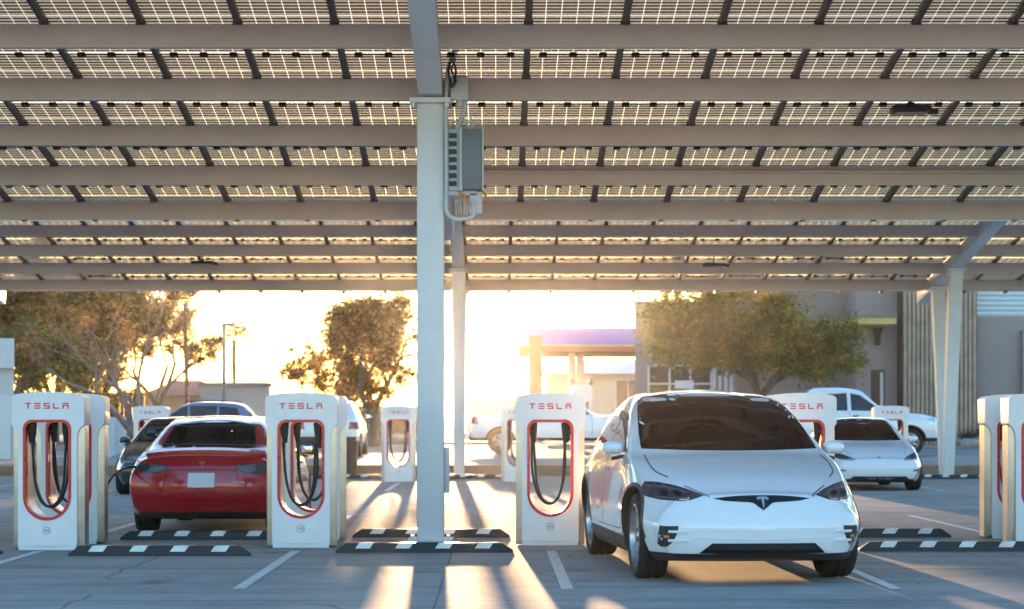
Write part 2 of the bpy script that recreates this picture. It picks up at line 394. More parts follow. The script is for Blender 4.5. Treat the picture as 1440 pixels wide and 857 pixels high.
# ------------------------------------------------------------------ the ground
def sheet(name, x0, x1, y0, y1, z, m):
    b = MB(); b.quad([(x0, y0, z), (x1, y0, z), (x1, y1, z), (x0, y1, z)])
    return tag(b.build(name, m, sharp=None), kind='structure')
sheet('parking_lot', -300, 300, -60, 600, 0.0, M_ground)
KY, BZ = 48.3, 0.25
b = MB(); b.box((0, KY + 0.1, BZ / 2 + 0.002), (240, 0.2, BZ), bevel=0.02)
tag(b.build('kerb', M_kerb), kind='structure')
b = MB(); b.box((0, KY + 0.2 + 270, BZ / 2 - 0.01), (598, 540, BZ)); tag(b.build('street', M_backlot, sharp=None), kind='structure')
b = MB(); b.box((24, 79, BZ + 0.06), (44, 1.6 * 4, 0.12)); tag(b.build('gravel_bed', M_gravel, sharp=None), kind='structure')
b = MB(); b.box((-13, 92, BZ + 0.05), (28, 9, 0.1)); tag(b.build('gravel_strip', M_gravel, sharp=None), kind='structure')
lines = MB()
def stall_line(x, y0, y1, wd=0.10):
    lines.quad([(x - wd / 2, y0, 0.004), (x + wd / 2, y0, 0.004), (x + wd / 2, y1, 0.004), (x - wd / 2, y1, 0.004)])
for k in range(-4, 6):
    x = -2.10 + 2.66 * k + 0.02
    stall_line(x, 16.1, 20.7); stall_line(x, 23.9, 28.4); stall_line(x + 0.0, 37.9, 42.9)
tag(lines.build('stall_markings', M_line, sharp=None), kind='structure')

# ------------------------------------------------------------------ solar canopies
SL = 0.168; TH = math.atan(SL); PITCH = 1.69; COLW = 1.022
def plane_z(d, d0, z0): return z0 - SL * (d - d0)
def panel_mesh(w, l):
    bm = bmesh.new(); t = 0.006
    uvl = bm.loops.layers.uv.new('UVMap')
    def f(pts):
        fc = bm.faces.new([bm.verts.new(p) for p in pts])
        for lp in fc.loops: lp[uvl].uv = (lp.vert.co.x / w + 0.5, lp.vert.co.y / l + 0.5)
    x, y = w / 2, l / 2
    f([(-x, -y, -t), (-x, y, -t), (x, y, -t), (x, -y, -t)])
    me = bpy.data.meshes.new('solar_panel'); bm.to_mesh(me); bm.free(); me.materials.append(M_panel); return me
def clip_mesh(w, l):
    b = MB()
    for k in (-1, 0, 1): b.box((k * w / 3, -l / 2 + 0.005, -0.03), (0.085, 0.085, 0.035))
    b.box((0, -l / 2 + 0.005, -0.024), (2 * w / 3, 0.014, 0.012))
    me = bpy.data.meshes.new('clip'); b.bm.to_mesh(me); b.bm.free(); me.materials.append(M_black); return me
PW, PL = COLW - 0.03, PITCH / math.cos(TH) - 0.012
PME, CME = panel_mesh(PW, PL), clip_mesh(PW, PL)
ROT = Matrix.Rotation(-TH, 4, 'X')
def canopy(name, label, d0, z0, purl, rows, cols_in, cols_all, x_rail, rafter_x, y_near, y_far, group):
    """z0 = underside of the purlins at depth d0; purl: depths of the purlins; rows: depths of the row centres"""
    root = empty(name, (0, d0, 0), 0, label, 'solar canopy', group)
    def P(y): return y - d0
    x0 = x_rail + COLW * cols_all[0]; x1 = x_rail + COLW * (cols_all[1] + 1)
    for i, d in enumerate(purl):
        zb = plane_z(d, d0, z0); b = MB()
        b.box(((x0 + x1) / 2, P(d) + 0.035, zb + 0.125), (x1 - x0, 0.006, 0.25))
        b.box(((x0 + x1) / 2, P(d) + 0.075, zb + 0.004), (x1 - x0, 0.074, 0.008))
        b.box(((x0 + x1) / 2, P(d) + 0.075, zb + 0.246), (x1 - x0, 0.074, 0.008))
        b.box(((x0 + x1) / 2, P(d) + 0.028, zb + 0.235), (x1 - x0, 0.008, 0.028))
        b.box(((x0 + x1) / 2, P(d) + 0.026, zb + 0.014), (x1 - x0, 0.012, 0.028))
        b.build('purlin', M_canopy, root)
    ymid = (y_near + y_far) / 2; ln = (y_far - y_near) / math.cos(TH)
    rail = None
    for c in range(cols_all[0], cols_all[1] + 2):
        x = x_rail + COLW * c; z = plane_z(ymid, d0, z0) + 0.25 + 0.035
        if rail is None:
            b = MB(); b.box((0, 0, 0.004), (0.075, ln, 0.055)); b.box((0.02, 0, -0.028), (0.02, ln, 0.012)); b.box((-0.02, 0, -0.028), (0.02, ln, 0.012))
            for d in purl:
                b.box((0.0, (d + 0.04 - ymid) / math.cos(TH) + 0.0, -0.02), (0.10, 0.07, 0.05))
            rail = b.build('rail', M_rail, root); r = rail
        else:
            r = rail.copy(); COL.objects.link(r); r.parent = root
        r.location = (x, P(ymid), z); r.rotation_euler = (-TH, 0, 0)
    rest = bmesh.new(); uvl = rest.loops.layers.uv.new('UVMap')
    for ri, d in enumerate(rows):
        z = plane_z(d, d0, z0) + 0.25 + 0.078
        for c in range(cols_all[0], cols_all[1] + 1):
            x = x_rail + COLW * (c + 0.5)
            if cols_in[0] <= c <= cols_in[1] and rows[ri] > cols_in[2]:
                o = bpy.data.objects.new('solar_panel', PME); COL.objects.link(o); o.parent = root
                o.location = (x, P(d), z); o.rotation_euler = (-TH, 0, 0)
                k = bpy.data.objects.new('clip', CME); COL.objects.link(k); k.parent = o
            else:
                M = Matrix.Translation((x, P(d), z)) @ ROT; fx, fy = PW / 2, PL / 2
                fc = rest.faces.new([rest.verts.new(M @ Vector(p)) for p in ((-fx, -fy, -.006), (-fx, fy, -.006), (fx, fy, -.006), (fx, -fy, -.006))])
                for lp, uvv in zip(fc.loops, ((0, 0), (0, 1), (1, 1), (1, 0))): lp[uvl].uv = uvv
    me = bpy.data.meshes.new('outer_panels'); rest.to_mesh(me); rest.free()
    if len(me.polygons):
        tag(link_mesh('outer_panels', me, M_panel, root, None), kind='stuff')
    for rx in rafter_x:
        z = plane_z(ymid, d0, z0); b = MB()
        b.box((rx, P(ymid), z + 0.14), (0.27, ln - 0.15, 0.34), Matrix.Rotation(-TH, 3, 'X'), bevel=0.012)
        b.build('rafter', M_post, root)
    return root, P

D0, Z0 = 22.6, HC + 3.912 - SL * (22.6 - 20.96)
purl1 = [20.96 + PITCH * k for k in range(-1, 5)]
rows1 = [20.96 + 1.08 - PITCH / 2 + PITCH * k for k in range(-1, 5)]
can1, P1 = canopy('solar_canopy', 'large near solar canopy with inverter on its white post above the front row of chargers', D0, Z0, purl1, rows1,
                  (-8, 6, 18.2), (-15, 13), 0.346, [-0.737, -11.9, 10.4], rows1[0] - PITCH / 2, rows1[-1] + PITCH / 2, 'solar canopies over the parking rows')
PX = -0.737
def single_post(x):
    b = MB(); zt = Z0 - 0.045 - 0.03
    b.box((x, 0, zt / 2), (0.305, 0.305, zt), bevel=0.02)
    b.build('post', M_post, can1)
    b = MB(); b.box((x, 0, zt + 0.02), (0.46, 0.50, 0.05)); b.box((x - .19, -.2, zt - 0.03), (0.04, 0.04, .05)); b.box((x + .19, -.2, zt - 0.03), (0.04, 0.04, .05))
    b.build('cap_plate', M_post, can1)
    b = MB(); b.box((x, 0, 0.012), (0.5, 0.5, 0.024))
    for sx in (-.2, .2):
        for sy in (-.2, .2): b.cyl((x + sx, sy, .02), (x + sx, sy, .07), .015, n=8)
    b.build('base_plate', M_post, can1)
for x in (PX, -11.9, 10.4): single_post(x)

D2, Z2 = 46.55, HC + 3.30
purl2 = [41.2 + 1.65 * k for k in range(5)]
rows2 = [41.75 + PITCH * k for k in range(5)]
can2, P2 = canopy('solar_canopy', 'far solar canopy on V-shaped white posts over the second row of chargers', D2, Z2, purl2, rows2,
                  (-10, 9, 0), (-16, 16), 0.33, [-0.85, 10.54, -12.25], 40.95, 49.3, 'solar canopies over the parking rows')
for x in (-0.85, 10.54, -12.25):
    for s in (-1, 1):
        d = 46.55 + s * 0.9; zt = plane_z(d, D2, Z2) - 0.04
        b = MB(); n = 8
        for (ya, za, wa), (yb, zb_, wb) in [((0.12 * s, 0.0, 0.24), (0.9 * s, zt - .03, 0.30))]:
            va = [Vector((x + sx * wa / 2, ya + sy * wa / 2, za)) for sx, sy in ((-1, -1), (1, -1), (1, 1), (-1, 1))]
            vb = [Vector((x + sx * wb / 2, yb + sy * wb / 2, zb_)) for sx, sy in ((-1, -1), (1, -1), (1, 1), (-1, 1))]
            A = [b.bm.verts.new(v) for v in va]; B = [b.bm.verts.new(v) for v in vb]
            b.bm.faces.new(A[::-1]); b.bm.faces.new(B)
            for i in range(4): b.bm.faces.new((A[i], A[(i + 1) % 4], B[(i + 1) % 4], B[i]))
        b.build('post', M_post, can2, bevel=0.012)
        b = MB(); b.box((x, 0.9 * s, zt), (0.44, 0.42, 0.05)); b.build('cap_plate', M_post, can2)
b = MB(); b.box((0, P2(40.86), HC + 4.06 + 0.09), (33, 0.10, 0.18)); b.build('gutter', M_post, can2)

# the things that hang on the canopies
inv = empty('inverter', (PX + 0.155, D0 - 0.02, 3.9), 0, 'grey solar inverter box with bird spikes on the white canopy post', 'inverter')
b = MB(); b.box((0.12, 0.0, 0.40), (0.16, 0.26, 0.70), bevel=0.012)
b.build('housing', M_boxlight, inv)
b = MB(); b.box((0.315, -0.02, 0.40), (0.22, 0.34, 0.68), bevel=0.015); b.build('front_cover', M_boxgrey, inv)
b = MB(); b.box((0.437, -0.01, 0.41), (0.022, 0.36, 0.72), bevel=0.006); b.box((0.19, -0.165, 0.40), (0.03, 0.03, 0.70)); b.build('side_panel', M_boxlight, inv)
b = MB()
for k in range(7): b.box((0.10, -0.135, 0.13 + 0.09 * k), (0.085, 0.012, 0.055))
b.build('vent', M_trim, inv)
b = MB(); random.seed(3)
for k in range(26):
    x, y = random.uniform(0.03, 0.44), random.uniform(-0.15, 0.15)
    b.cyl((x, y, 0.74), (x + random.uniform(-.06, .06), y + random.uniform(-.05, .05), 0.74 + random.uniform(.10, .17)), 0.007, 0.004, n=4)
b.build('bird_spikes', M_spike, inv)
b = MB(); b.box((0.36, 0.0, -0.09), (0.14, 0.2, 0.22)); b.box((0.20, 0.0, 0.03), (0.34, .2, .05)); b.build('terminal_box', M_boxlight, inv)
b = MB()
for k in range(9): b.cyl((0.14 + .03 * k, -.1, -.2 + random.uniform(-.05, .03)), (0.13 + .03 * k + random.uniform(-.03, .03), -.12, -.06), .006, n=5)
b.build('lower_spikes', M_spike, inv)
b = MB()
b.tube(smooth_path([(.17, -.11, .04), (.24, -.16, -.03), (.29, -.15, -.12)]), 0.016); b.tube(smooth_path([(.44, -.12, .04), (.47, -.16, -.02), (.50, -.14, -.10)]), 0.014)
b.build('orange_wire', M_orangewire, inv)
def conduit(pts, r, label, cat='conduit', m=M_pvc, name='conduit', group=None, k=6):
    b = MB(); b.tube(smooth_path(pts, k), r, 10)
    return tag(b.build(name, m, sharp=60), label, cat, group)
xx = PX + 0.19; yy = D0 - 0.19
conduit([(xx - .01, yy, 3.86), (xx - .01, yy, 4.4), (xx - .01, yy, 5.0), (xx + .02, yy, 5.35), (xx + .12, yy + .05, 5.55)], 0.022, 'white conduit running straight up the canopy post beside the inverter')
conduit([(xx + .30, yy + .1, 3.80), (xx + .28, yy + .05, 3.66), (xx + .1, yy + .02, 3.63), (xx + .0, yy, 3.70), (xx - .01, yy, 3.86)], 0.026, 'short curved conduit elbow under the inverter')
conduit([(xx + .20, yy + .1, 4.98), (xx + .19, yy + .1, 4.85), (xx + .10, yy + .12, 4.62), (xx + .08, yy + .12, 4.5)], 0.03, 'slanting conduit between the junction box and the inverter')
b = MB(); b.box((PX + 0.33, D0 - 0.12, 5.10), (0.20, 0.16, 0.27), bevel=0.012); b.cyl((PX + .33, D0 - .12, 4.97), (PX + .33, D0 - .12, 4.9), .045)
tag(b.build('junction_box', M_pvc), 'square grey junction box at the top of the white canopy post', 'junction box')
b = MB(); 
for pts in ([(.30, .0, 5.16), (.24, -.02, 5.30), (.28, 0, 5.42), (.22, .1, 5.52)], [(.27, .0, 5.12), (.29, -.05, 5.3), (.23, -.03, 5.45), (.3, .1, 5.55)], [(.25, 0, 5.1), (.21, -.06, 5.28), (.27, 0, 5.50)]):
    b.tube(smooth_path([(PX + x, D0 - .22 + y, z) for x, y, z in pts]), 0.011)
tag(b.build('cable_bundle', M_cable, sharp=60), 'loose black cables looping above the grey junction box', 'cable')
b = MB(); z = plane_z(purl1[4], D0, Z0)
b.cyl((PX + 0.45, purl1[4] - 0.01, z + 0.17), (14, purl1[4] - 0.01, z + 0.17), 0.022, n=10)
tag(b.build('conduit', M_canopy), 'long thin conduit running along the second canopy beam right of the post', 'conduit')
b = MB(); p = at(1373, 119, purl1[4] - 0.12); b.box(p, (0.19, 0.16, 0.16), bevel=0.01); b.tube(smooth_path([p + Vector((-.1, 0, .03)), p + Vector((-.13, 0, .12)), p + Vector((-.02, .03, .2))]), .014)
tag(b.build('junction_box', M_canopy), 'small junction box on the canopy beam near the right edge', 'junction box')
def lamp(px, py, d, wd, label):
    p = at(px, py, d); t = empty('canopy_light', p, 0, label, 'light fixture', 'dark fixtures under the canopies')
    b = MB(); b.box((0, 0, 0.02), (wd, 0.30, 0.07), bevel=0.012); b.build('housing', M_trim, t)
    b = MB(); b.box((0, 0, -0.02), (wd * .85, 0.24, 0.012)); b.build('lens', M_winglass, t)
    b = MB(); b.cyl((0, 0, 0.05), (0, 0, 0.42), 0.018, n=8); b.box((wd / 2 + .05, 0, .0), (.1, .1, .06)); b.build('bracket', M_trim, t)
lamp(1280, 157, 23.3, 0.44, 'dark flat light fixture under the near canopy at upper right')
lamp(285, 371, 45.6, 0.50, 'dark light fixture under the far canopy on the left side')
lamp(1004, 374, 45.6, 0.50, 'dark light fixture under the far canopy right of the middle post')
b = MB(); b.box((PX + 0.184, D0 + 0.02, 0.80), (0.062, 0.2, 0.52), bevel=0.01)
tag(b.build('electrical_box', M_pvc), 'slim pale electrical box on the right side of the canopy post near the ground', 'electrical box')

# ------------------------------------------------------------------ charging posts
def letters(mb, x, z, h, y):
    """the five wide-spaced letters, strokes as thin bars standing 3 mm proud"""
    w_, st, gap = h * 1.02, h * 0.20, h * 1.58
    def bar(cx, cz, sx, sz): mb.box((cx, y, cz), (sx, 0.006, sz))
    x0 = x - 2 * gap
    bar(x0, z + h / 2 - st / 2, w_, st); bar(x0, z - st / 2 - .0005, st * 1.1, h - st - .001)                           # T
    for k in (1, 0, -1): bar(x0 + gap, z + k * (h / 2 - st / 2), w_, st)                                         # E as three bars
    c = x0 + 2 * gap                                                                                             # S
    for k in (1, 0, -1): bar(c, z + k * (h / 2 - st / 2), w_, st)
    q = (h - 3 * st) / 2
    bar(c - w_ / 2 + st / 2, z + st / 2 + q / 2, st, q - .0006); bar(c + w_ / 2 - st / 2, z - st / 2 - q / 2, st, q - .0006)
    c = x0 + 3 * gap                                                                                             # L
    bar(c, z - h / 2 + st / 2, w_, st); bar(c - w_ / 2 + st / 2, z + st / 2, st, h - st - .001)
    c = x0 + 4 * gap                                                                                             # A without its left apex
    bar(c, z + h / 2 - st / 2, w_, st); bar(c, z + h * .06, w_, st)
    for s in (-1, 1): bar(c + s * (w_ / 2 - st / 2), z + h * .06 - st / 2 - (h / 2 + h * .06 - st / 2) / 2, st, h / 2 + h * .06 - st / 2 - .0008)
HW, HH = 0.384, 1.66
def bendf(x): return 0.045 * (abs(x) / HW) ** 2.2
CUTS = [k * 0.064 for k in range(-6, 7)]
def make_charger():
    t = empty('charging_post')
    hole = rrect(0.252, 0.315, 1.37, 0.095, 0.2515, 10)
    # white front plate: wide head, shoulders curving in to a narrower lower plate
    def plate():
        pts = [(-0.308, 0.05), (0.308, 0.05), (0.308, 1.16)]
        for k in range(1, 8):
            a = R(90 * k / 8); pts.append((0.308 + 0.076 * (1 - math.cos(a)) , 1.16 + 0.15 * math.sin(a)))
        pts += [(HW, 1.33)]
        r = 0.03
        top = []
        for k in range(0, 25):
            x = HW - 2 * HW * k / 24; top.append((x, HH - 0.036 * (abs(x) / HW) ** 2.4 - (0.022 if k in (0, 24) else 0)))
        pts += top
        pts += [(-x, z) for x, z in reversed(pts[2:11])]
        return pts
    b = MB(); b.prism(plate(), [hole], 0.0, 0.075, CUTS, bendf); b.build('front_plate', M_white, t, bevel=0.012)
    # hood behind the head, tapering backwards
    b = MB(); b.prism([(x, z) for x, z in plate() if z > 1.3] , [], 0.078, 0.47, CUTS, None)
    for v in b.bm.verts:
        k = max(0, (v.co.y - 0.08) / 0.39); v.co.x *= 1 - 0.05 * k
        if v.co.y < 0.2: v.co.y += bendf(v.co.x)
        if v.co.z < 1.375: v.co.z = max(v.co.z, 1.376) if abs(v.co.x) < 0.27 else v.co.z
    b.build('hood', M_white, t, bevel=0.015)
    # silver shell
    hole2 = rrect(0.2535, 0.3135, 1.3, 0.02, 0.252, 10)
    b = MB()
    outer = [(-0.375, 0.012), (0.375, 0.012), (0.375, 1.306), (0.254, 1.306)] + [p for p in rrect(0.2535, 0.3135, 1.3065, 0.0005, 0.2525, 14) if p[1] < 1.300][::-1] 
    rr = [p for p in rrect(0.2535, 0.3135, 1.6, 0.02, 0.2525, 14) if p[1] < 0.60]
    rr.sort(key=lambda p: math.atan2(p[1] - 0.60, p[0]))     # bottom arc from left to right
    arc = [p for p in rr]
    outer = [(-0.375, 0.012), (0.375, 0.012), (0.375, 1.306), (0.2535, 1.306)] + arc[::-1] + [(-0.2535, 1.306), (-0.375, 1.306)]
    b.prism(outer, [], 0.08, 0.44, None, None)
    for v in b.bm.verts:
        if v.co.y < 0.2: v.co.y += bendf(v.co.x)
        if v.co.y > 0.3 and abs(v.co.x) > 0.3: v.co.x *= 0.94
    b.build('side_shell', M_silver, t, bevel=0.01)
    # red rim round the opening and the bright liner inside it
    inner = rrect(0.222, 0.345, 1.34, 0.075, 0.2215, 10)
    b = MB(); b.prism(hole, [inner], -0.008, 0.10, [-.19, -.12, 0, .12, .19], lambda x: bendf(x)); b.build('rim', M_red, t, bevel=0.004)
    b = MB(); b.prism(rrect(0.2515, 0.3155, 1.3695, 0.09, 0.251, 10), [rrect(0.236, 0.331, 1.35, 0.08, 0.2355, 10)], 0.105, 0.455); b.build('liner', M_silver, t)
    b = MB(); b.box((0, 0.035 + bendf(.15), 0.027), (0.60, 0.05, 0.044)); b.box((-.2, 0.006 + bendf(.2), .03), (.012, .006, .012)); b.box((.2, 0.006 + bendf(.2), .03), (.012, .006, .012))
    b.build('base_strip', M_white, t)
    b = MB(); letters(b, 0.0, 1.515, 0.062, 0.0)
    for v in b.bm.verts: v.co.y += bendf(v.co.x) - 0.0005
    b.build('lettering', M_redletter, t, sharp=None)
    # cable holders and looped cables
    for s in (-1, 1):
        b = MB(); b.cyl((s * .185, .11, 1.36), (s * .185, .11, 1.24), .050, .042, 14); b.cyl((s * .185, .11, 1.24), (s * .178, .11, 1.12), .042, .024, 14)
        b.build('holster', M_black, t, sharp=50)
    b = MB(); b.tube(smooth_path([(-.178, .11, 1.14), (-.165, .12, 0.95), (-.15, .13, 0.72), (-.10, .14, .53), (-.01, .15, .455), (.09, .15, .52), (.145, .14, .70), (.165, .12, .95), (.178, .11, 1.14)]), 0.0145, 8)
    b.build('cable', M_cable, t, sharp=70)
    b = MB(); b.tube(smooth_path([(-.16, .20, 1.33), (-.185, .20, 1.0), (-.17, .21, .74), (-.09, .22, .50), (.02, .22, .45), (.12, .21, .55), (.175, .20, .78), (.182, .2, 1.02), (.165, .2, 1.33)]), 0.0135, 8)
    b.build('cable', M_cable, t, sharp=70)
    b = MB(); n = 28
    for k in range(n):
        a0, a1 = 2 * math.pi * k / n, 2 * math.pi * (k + 1) / n; ri, ro = .036, .041
        q = [(ri * math.cos(a0), ri * math.sin(a0)), (ro * math.cos(a0), ro * math.sin(a0)), (ro * math.cos(a1), ro * math.sin(a1)), (ri * math.cos(a1), ri * math.sin(a1))]
        b.quad([(x, -0.0015, 0.21 + z) for x, z in q][::-1])
    b.build('number_ring', M_ink, t, sharp=None)
    return t
proto = make_charger(); first = [True]
def charger(x, y, label, number=None, group='white charging posts'):
    c = proto if first[0] else copy_tree(proto)
    first[0] = False
    c.location = (x, y, 0); tag(c, label, 'charging post', group)
    return c
NUM = []
front_row = [(-4.69, 20.8, '10A', 'front-row charging post left of the red car, marked 10A'), (-2.075, 21.2, '10B', 'charging post at the right rear corner of the red car, marked 10B'),
             (0.594, 21.6, '10C', 'charging post left of the large white car, marked 10C'), (3.34, 21.7, '10D', 'charging post half hidden behind the right side of the large white car'),
             (6.00, 21.75, '10E', 'nearer charging post cut off by the right edge of the photo')]
rear_lab = ['charging post standing right behind the one marked 10A', 'charging post standing right behind the one marked 10B', None, None,
            'charging post just behind the nearer one at the right edge']
for (x, y, num, lab), rl in zip(front_row, rear_lab):
    NUM.append((charger(x, y, lab), num))
    if rl: NUM.append((charger(x, y + (1.05 if abs(x) > 4 else 1.35), rl), None))
for x, lab in ((-7.52, 'far charging post behind the black car, below the bare tree'), (-2.12, 'far charging post standing alone left of the canopy post'),
               (0.50, 'far charging post mostly hidden behind the one marked 10C'), (8.62, 'far charging post beside the small white sedan')):
    NUM.append((charger(x, 43.3, lab), None))
rv = random.Random(9)
for c, num in NUM[1:]:
    for ch in c.children:
        if ch.name.startswith('cable'): ch.scale = (rv.choice((-1, 1)) * rv.uniform(.88, 1.0), 1, 1); ch.rotation_euler = (0, rv.uniform(-.03, .03), 0)
for c, num in NUM:
    if num: text_mesh('number', num, 0.036, M_ink, c, (0, -0.002, 0.21))

# ------------------------------------------------------------------ wheel stops
def make_stop():
    t = empty('wheel_stop')
    L, b = 1.83, MB()
    prof = [(-.075, 0.003), (-.055, .10), (.055, .10), (.075, .003)]
    rings = []
    for x, k in ((-L / 2, .25), (-L / 2 + .11, 1), (L / 2 - .11, 1), (L / 2, .25)):
        rings.append([b.bm.verts.new((x, y, max(.003, z * k))) for y, z in prof])
    for A, B in zip(rings, rings[1:]):
        for i in range(3): b.bm.faces.new((A[i], B[i], B[i + 1], A[i + 1]))
    b.bm.faces.new(rings[0]); b.bm.faces.new(rings[-1][::-1])
    bmesh.ops.recalc_face_normals(b.bm, faces=b.bm.faces[:])
    b.build('rubber_body', M_black, t, bevel=0.008)
    p = None
    for k in range(4):
        x = -.62 + .41 * k; m = MB()
        def Y(z): return -.055 - .02 * (.10 - z) / .097
        m.quad([(x - .09, Y(.045) - .003, .045), (x + .06, Y(.045) - .003, .045), (x + .10, -.057, .1025), (x - .05, -.057, .1025)])
        m.quad([(x - .05, -.0565, .1030), (x + .10, -.0565, .1030), (x + .16, .052, .1030), (x + .01, .052, .1030)])
        m.build('white_patch', M_stopwhite, t, sharp=None)
    return t
ps = make_stop(); fs = [True]
def stop(px, d, label, x=None):
    s = ps if fs[0] else copy_tree(ps); fs[0] = False
    s.location = ((px - CX) / F * d if x is None else x, d, 0); tag(s, label, 'wheel stop', 'black and white rubber wheel stops')
stop(225, 20.05, 'black wheel stop on the ground in front of the red car, nearest the camera')
stop(597, 20.55, 'black and white wheel stop in front of the foot of the main white post')
stop(0, 20.3, 'wheel stop end left of the charging post marked 10A', x=-5.95)
stop(0, 20.75, 'wheel stop between the large white car and the right edge, nearer one', x=4.70)
stop(0, 22.7, 'wheel stop under the rear bumper of the red car', x=-3.36)
stop(0, 23.15, 'wheel stop just behind the foot of the main white post', x=-0.75)
stop(0, 23.2, 'wheel stop between the large white car and the right edge, farther one', x=4.38)
for px, lab in ((500, 'far wheel stop right of the charging post marked 10B'), (664, 'far wheel stop at the foot of the middle V post'), (1342, 'far wheel stop at the foot of the right V post')):
    stop(px, 45.6, lab)

# ------------------------------------------------------------------ vehicles
def pchip(xs, ys):
    n = len(xs); h = [xs[i + 1] - xs[i] for i in range(n - 1)]; dl = [(ys[i + 1] - ys[i]) / h[i] for i in range(n - 1)]
    m = [0.0] * n
    for i in range(1, n - 1):
        if dl[i - 1] * dl[i] > 0:
            w1, w2 = 2 * h[i] + h[i - 1], h[i] + 2 * h[i - 1]
            m[i] = (w1 + w2) / (w1 / dl[i - 1] + w2 / dl[i])
    m[0], m[-1] = dl[0], dl[-1]
    def f(x):
        x = min(max(x, xs[0]), xs[-1]); i = 0
        while i < n - 2 and x > xs[i + 1]: i += 1
        t = (x - xs[i]) / h[i]; t2, t3 = t * t, t * t * t
        return (2 * t3 - 3 * t2 + 1) * ys[i] + (t3 - 2 * t2 + t) * h[i] * m[i] + (-2 * t3 + 3 * t2) * ys[i + 1] + (t3 - t2) * h[i] * m[i + 1]
    return f
KEYS = ('zb', 'zr', 'wl', 'wm', 'zm', 'ws', 'zs', 'wt', 'zt', 'zc')
def section(p, K=9):
    """half profile from bottom centre to top centre"""
    c = [(0, p['zb']), (p['wl'] - .10, p['zb']), (p['wl'], p['zr']), (p['wm'], p['zm']), (p['ws'], p['zs']), (p['wt'], p['zt']),
         (p['wt'] * .55, p['zt'] + (p['zc'] - p['zt']) * .72), (0, p['zc'])]
    ext = [(-c[1][0], c[1][1])] + c + [(-c[-2][0], c[-2][1])]
    out = []
    for i in range(1, len(ext) - 2):
        a, b, d, e = (Vector(ext[i + j]) for j in (-1, 0, 1, 2))
        for k in range(K):
            t = k / K
            if i <= 1: q = b.lerp(d, t)
            else:
                ta = (d - a) * 0.5; tb = (e - b) * 0.5
                ln = (d - b).length
                if ta.length > ln: ta = ta * (ln / ta.length)
                if tb.length > ln: tb = tb * (ln / tb.length)
                t2, t3 = t * t, t * t * t
                q = (2 * t3 - 3 * t2 + 1) * b + (t3 - 2 * t2 + t) * ta + (-2 * t3 + 3 * t2) * d + (t3 - t2) * tb
            out.append((q.x, q.y))
    out.append((0, p['zc'])); return out
def sstep(a, b, x):
    t = min(max((x - a) / (b - a), 0), 1); return t * t * (3 - 2 * t)
def loft(tab, L, yf, yr, bend_f, bend_r, tilt_f=0.0, tilt_r=0.0, zk_f=.5, zk_r=.5, ny=64, shelf=None):
    ys = tab[0]; fn = {k: pchip(ys, tab[1 + i]) for i, k in enumerate(KEYS)}
    def ring(y):
        return section({k: fn[k](y) for k in KEYS})
    st = [yf + (L - yr - yf) * (i / ny) for i in range(ny + 1)]
    rows = [(y, ring(y), 1.0) for y in st]
    S = [.996, .985, .965, .935, .895, .845, .785, .715, .63, .53, .42, .29, .15, .05]
    def capy(s, w_, p=2.8): return w_ * (1 - (1 - s ** p) ** (1 / p))
    r0 = ring(yf); r1 = ring(L - yr)
    def shrink(r, s):
        zc = (min(z for _, z in r) + max(z for _, z in r)) / 2
        return [(x * s, zc + (z - zc) * s) for x, z in r]
    def fr(s): return yf - (yf - capy(s, yf)) 
    front = [(yf - yf * (1 - (s ** 2.8)) ** (1 / 2.8), shrink(r0, s), s) for s in S]
    rear = [(L - yr + yr * (1 - (s ** 2.8)) ** (1 / 2.8), shrink(r1, s), s) for s in S]
    allr = front[::-1] + rows + rear
    def warp(x, y, z):
        kf = 1 - sstep(0.0, 1.9, y); kr = 1 - sstep(0.0, 1.7, L - y)
        y2 = y + bend_f * (abs(x) / .95) ** 3.0 * kf + tilt_f * max(0, z - zk_f) ** 1.3 * (1 - sstep(0, 1.3, y)) + 0.5 * tilt_f * max(0, zk_f - .12 - z) * (1 - sstep(0, .7, y))
        y2 -= bend_r * (abs(x) / .95) ** 2.3 * kr + tilt_r * max(0, z - zk_r) ** 1.3 * (1 - sstep(0, 1.3, L - y)) + 0.6 * tilt_r * max(0, zk_r - .12 - z) * (1 - sstep(0, .7, L - y))
        if shelf: z = shelf(x, y, z)
        return (x, y2, z)
    bm = bmesh.new(); R_ = []
    for y, r, _ in allr:
        full = r + [(-x, z) for x, z in r[-2:0:-1]]
        R_.append([bm.verts.new(warp(x, y, z)) for x, z in full])
    n = len(R_[0])
    for A, B in zip(R_, R_[1:]):
        for k in range(n): bm.faces.new((A[k], A[(k + 1) % n], B[(k + 1) % n], B[k]))
    for Rg in (R_[0], R_[-1]):
        c = sum((v.co for v in Rg), Vector()) / n; cv = bm.verts.new(c)
        for k in range(n): bm.faces.new((Rg[k], Rg[(k + 1) % n], cv))
    bmesh.ops.recalc_face_normals(bm, faces=bm.faces[:])
    return bm
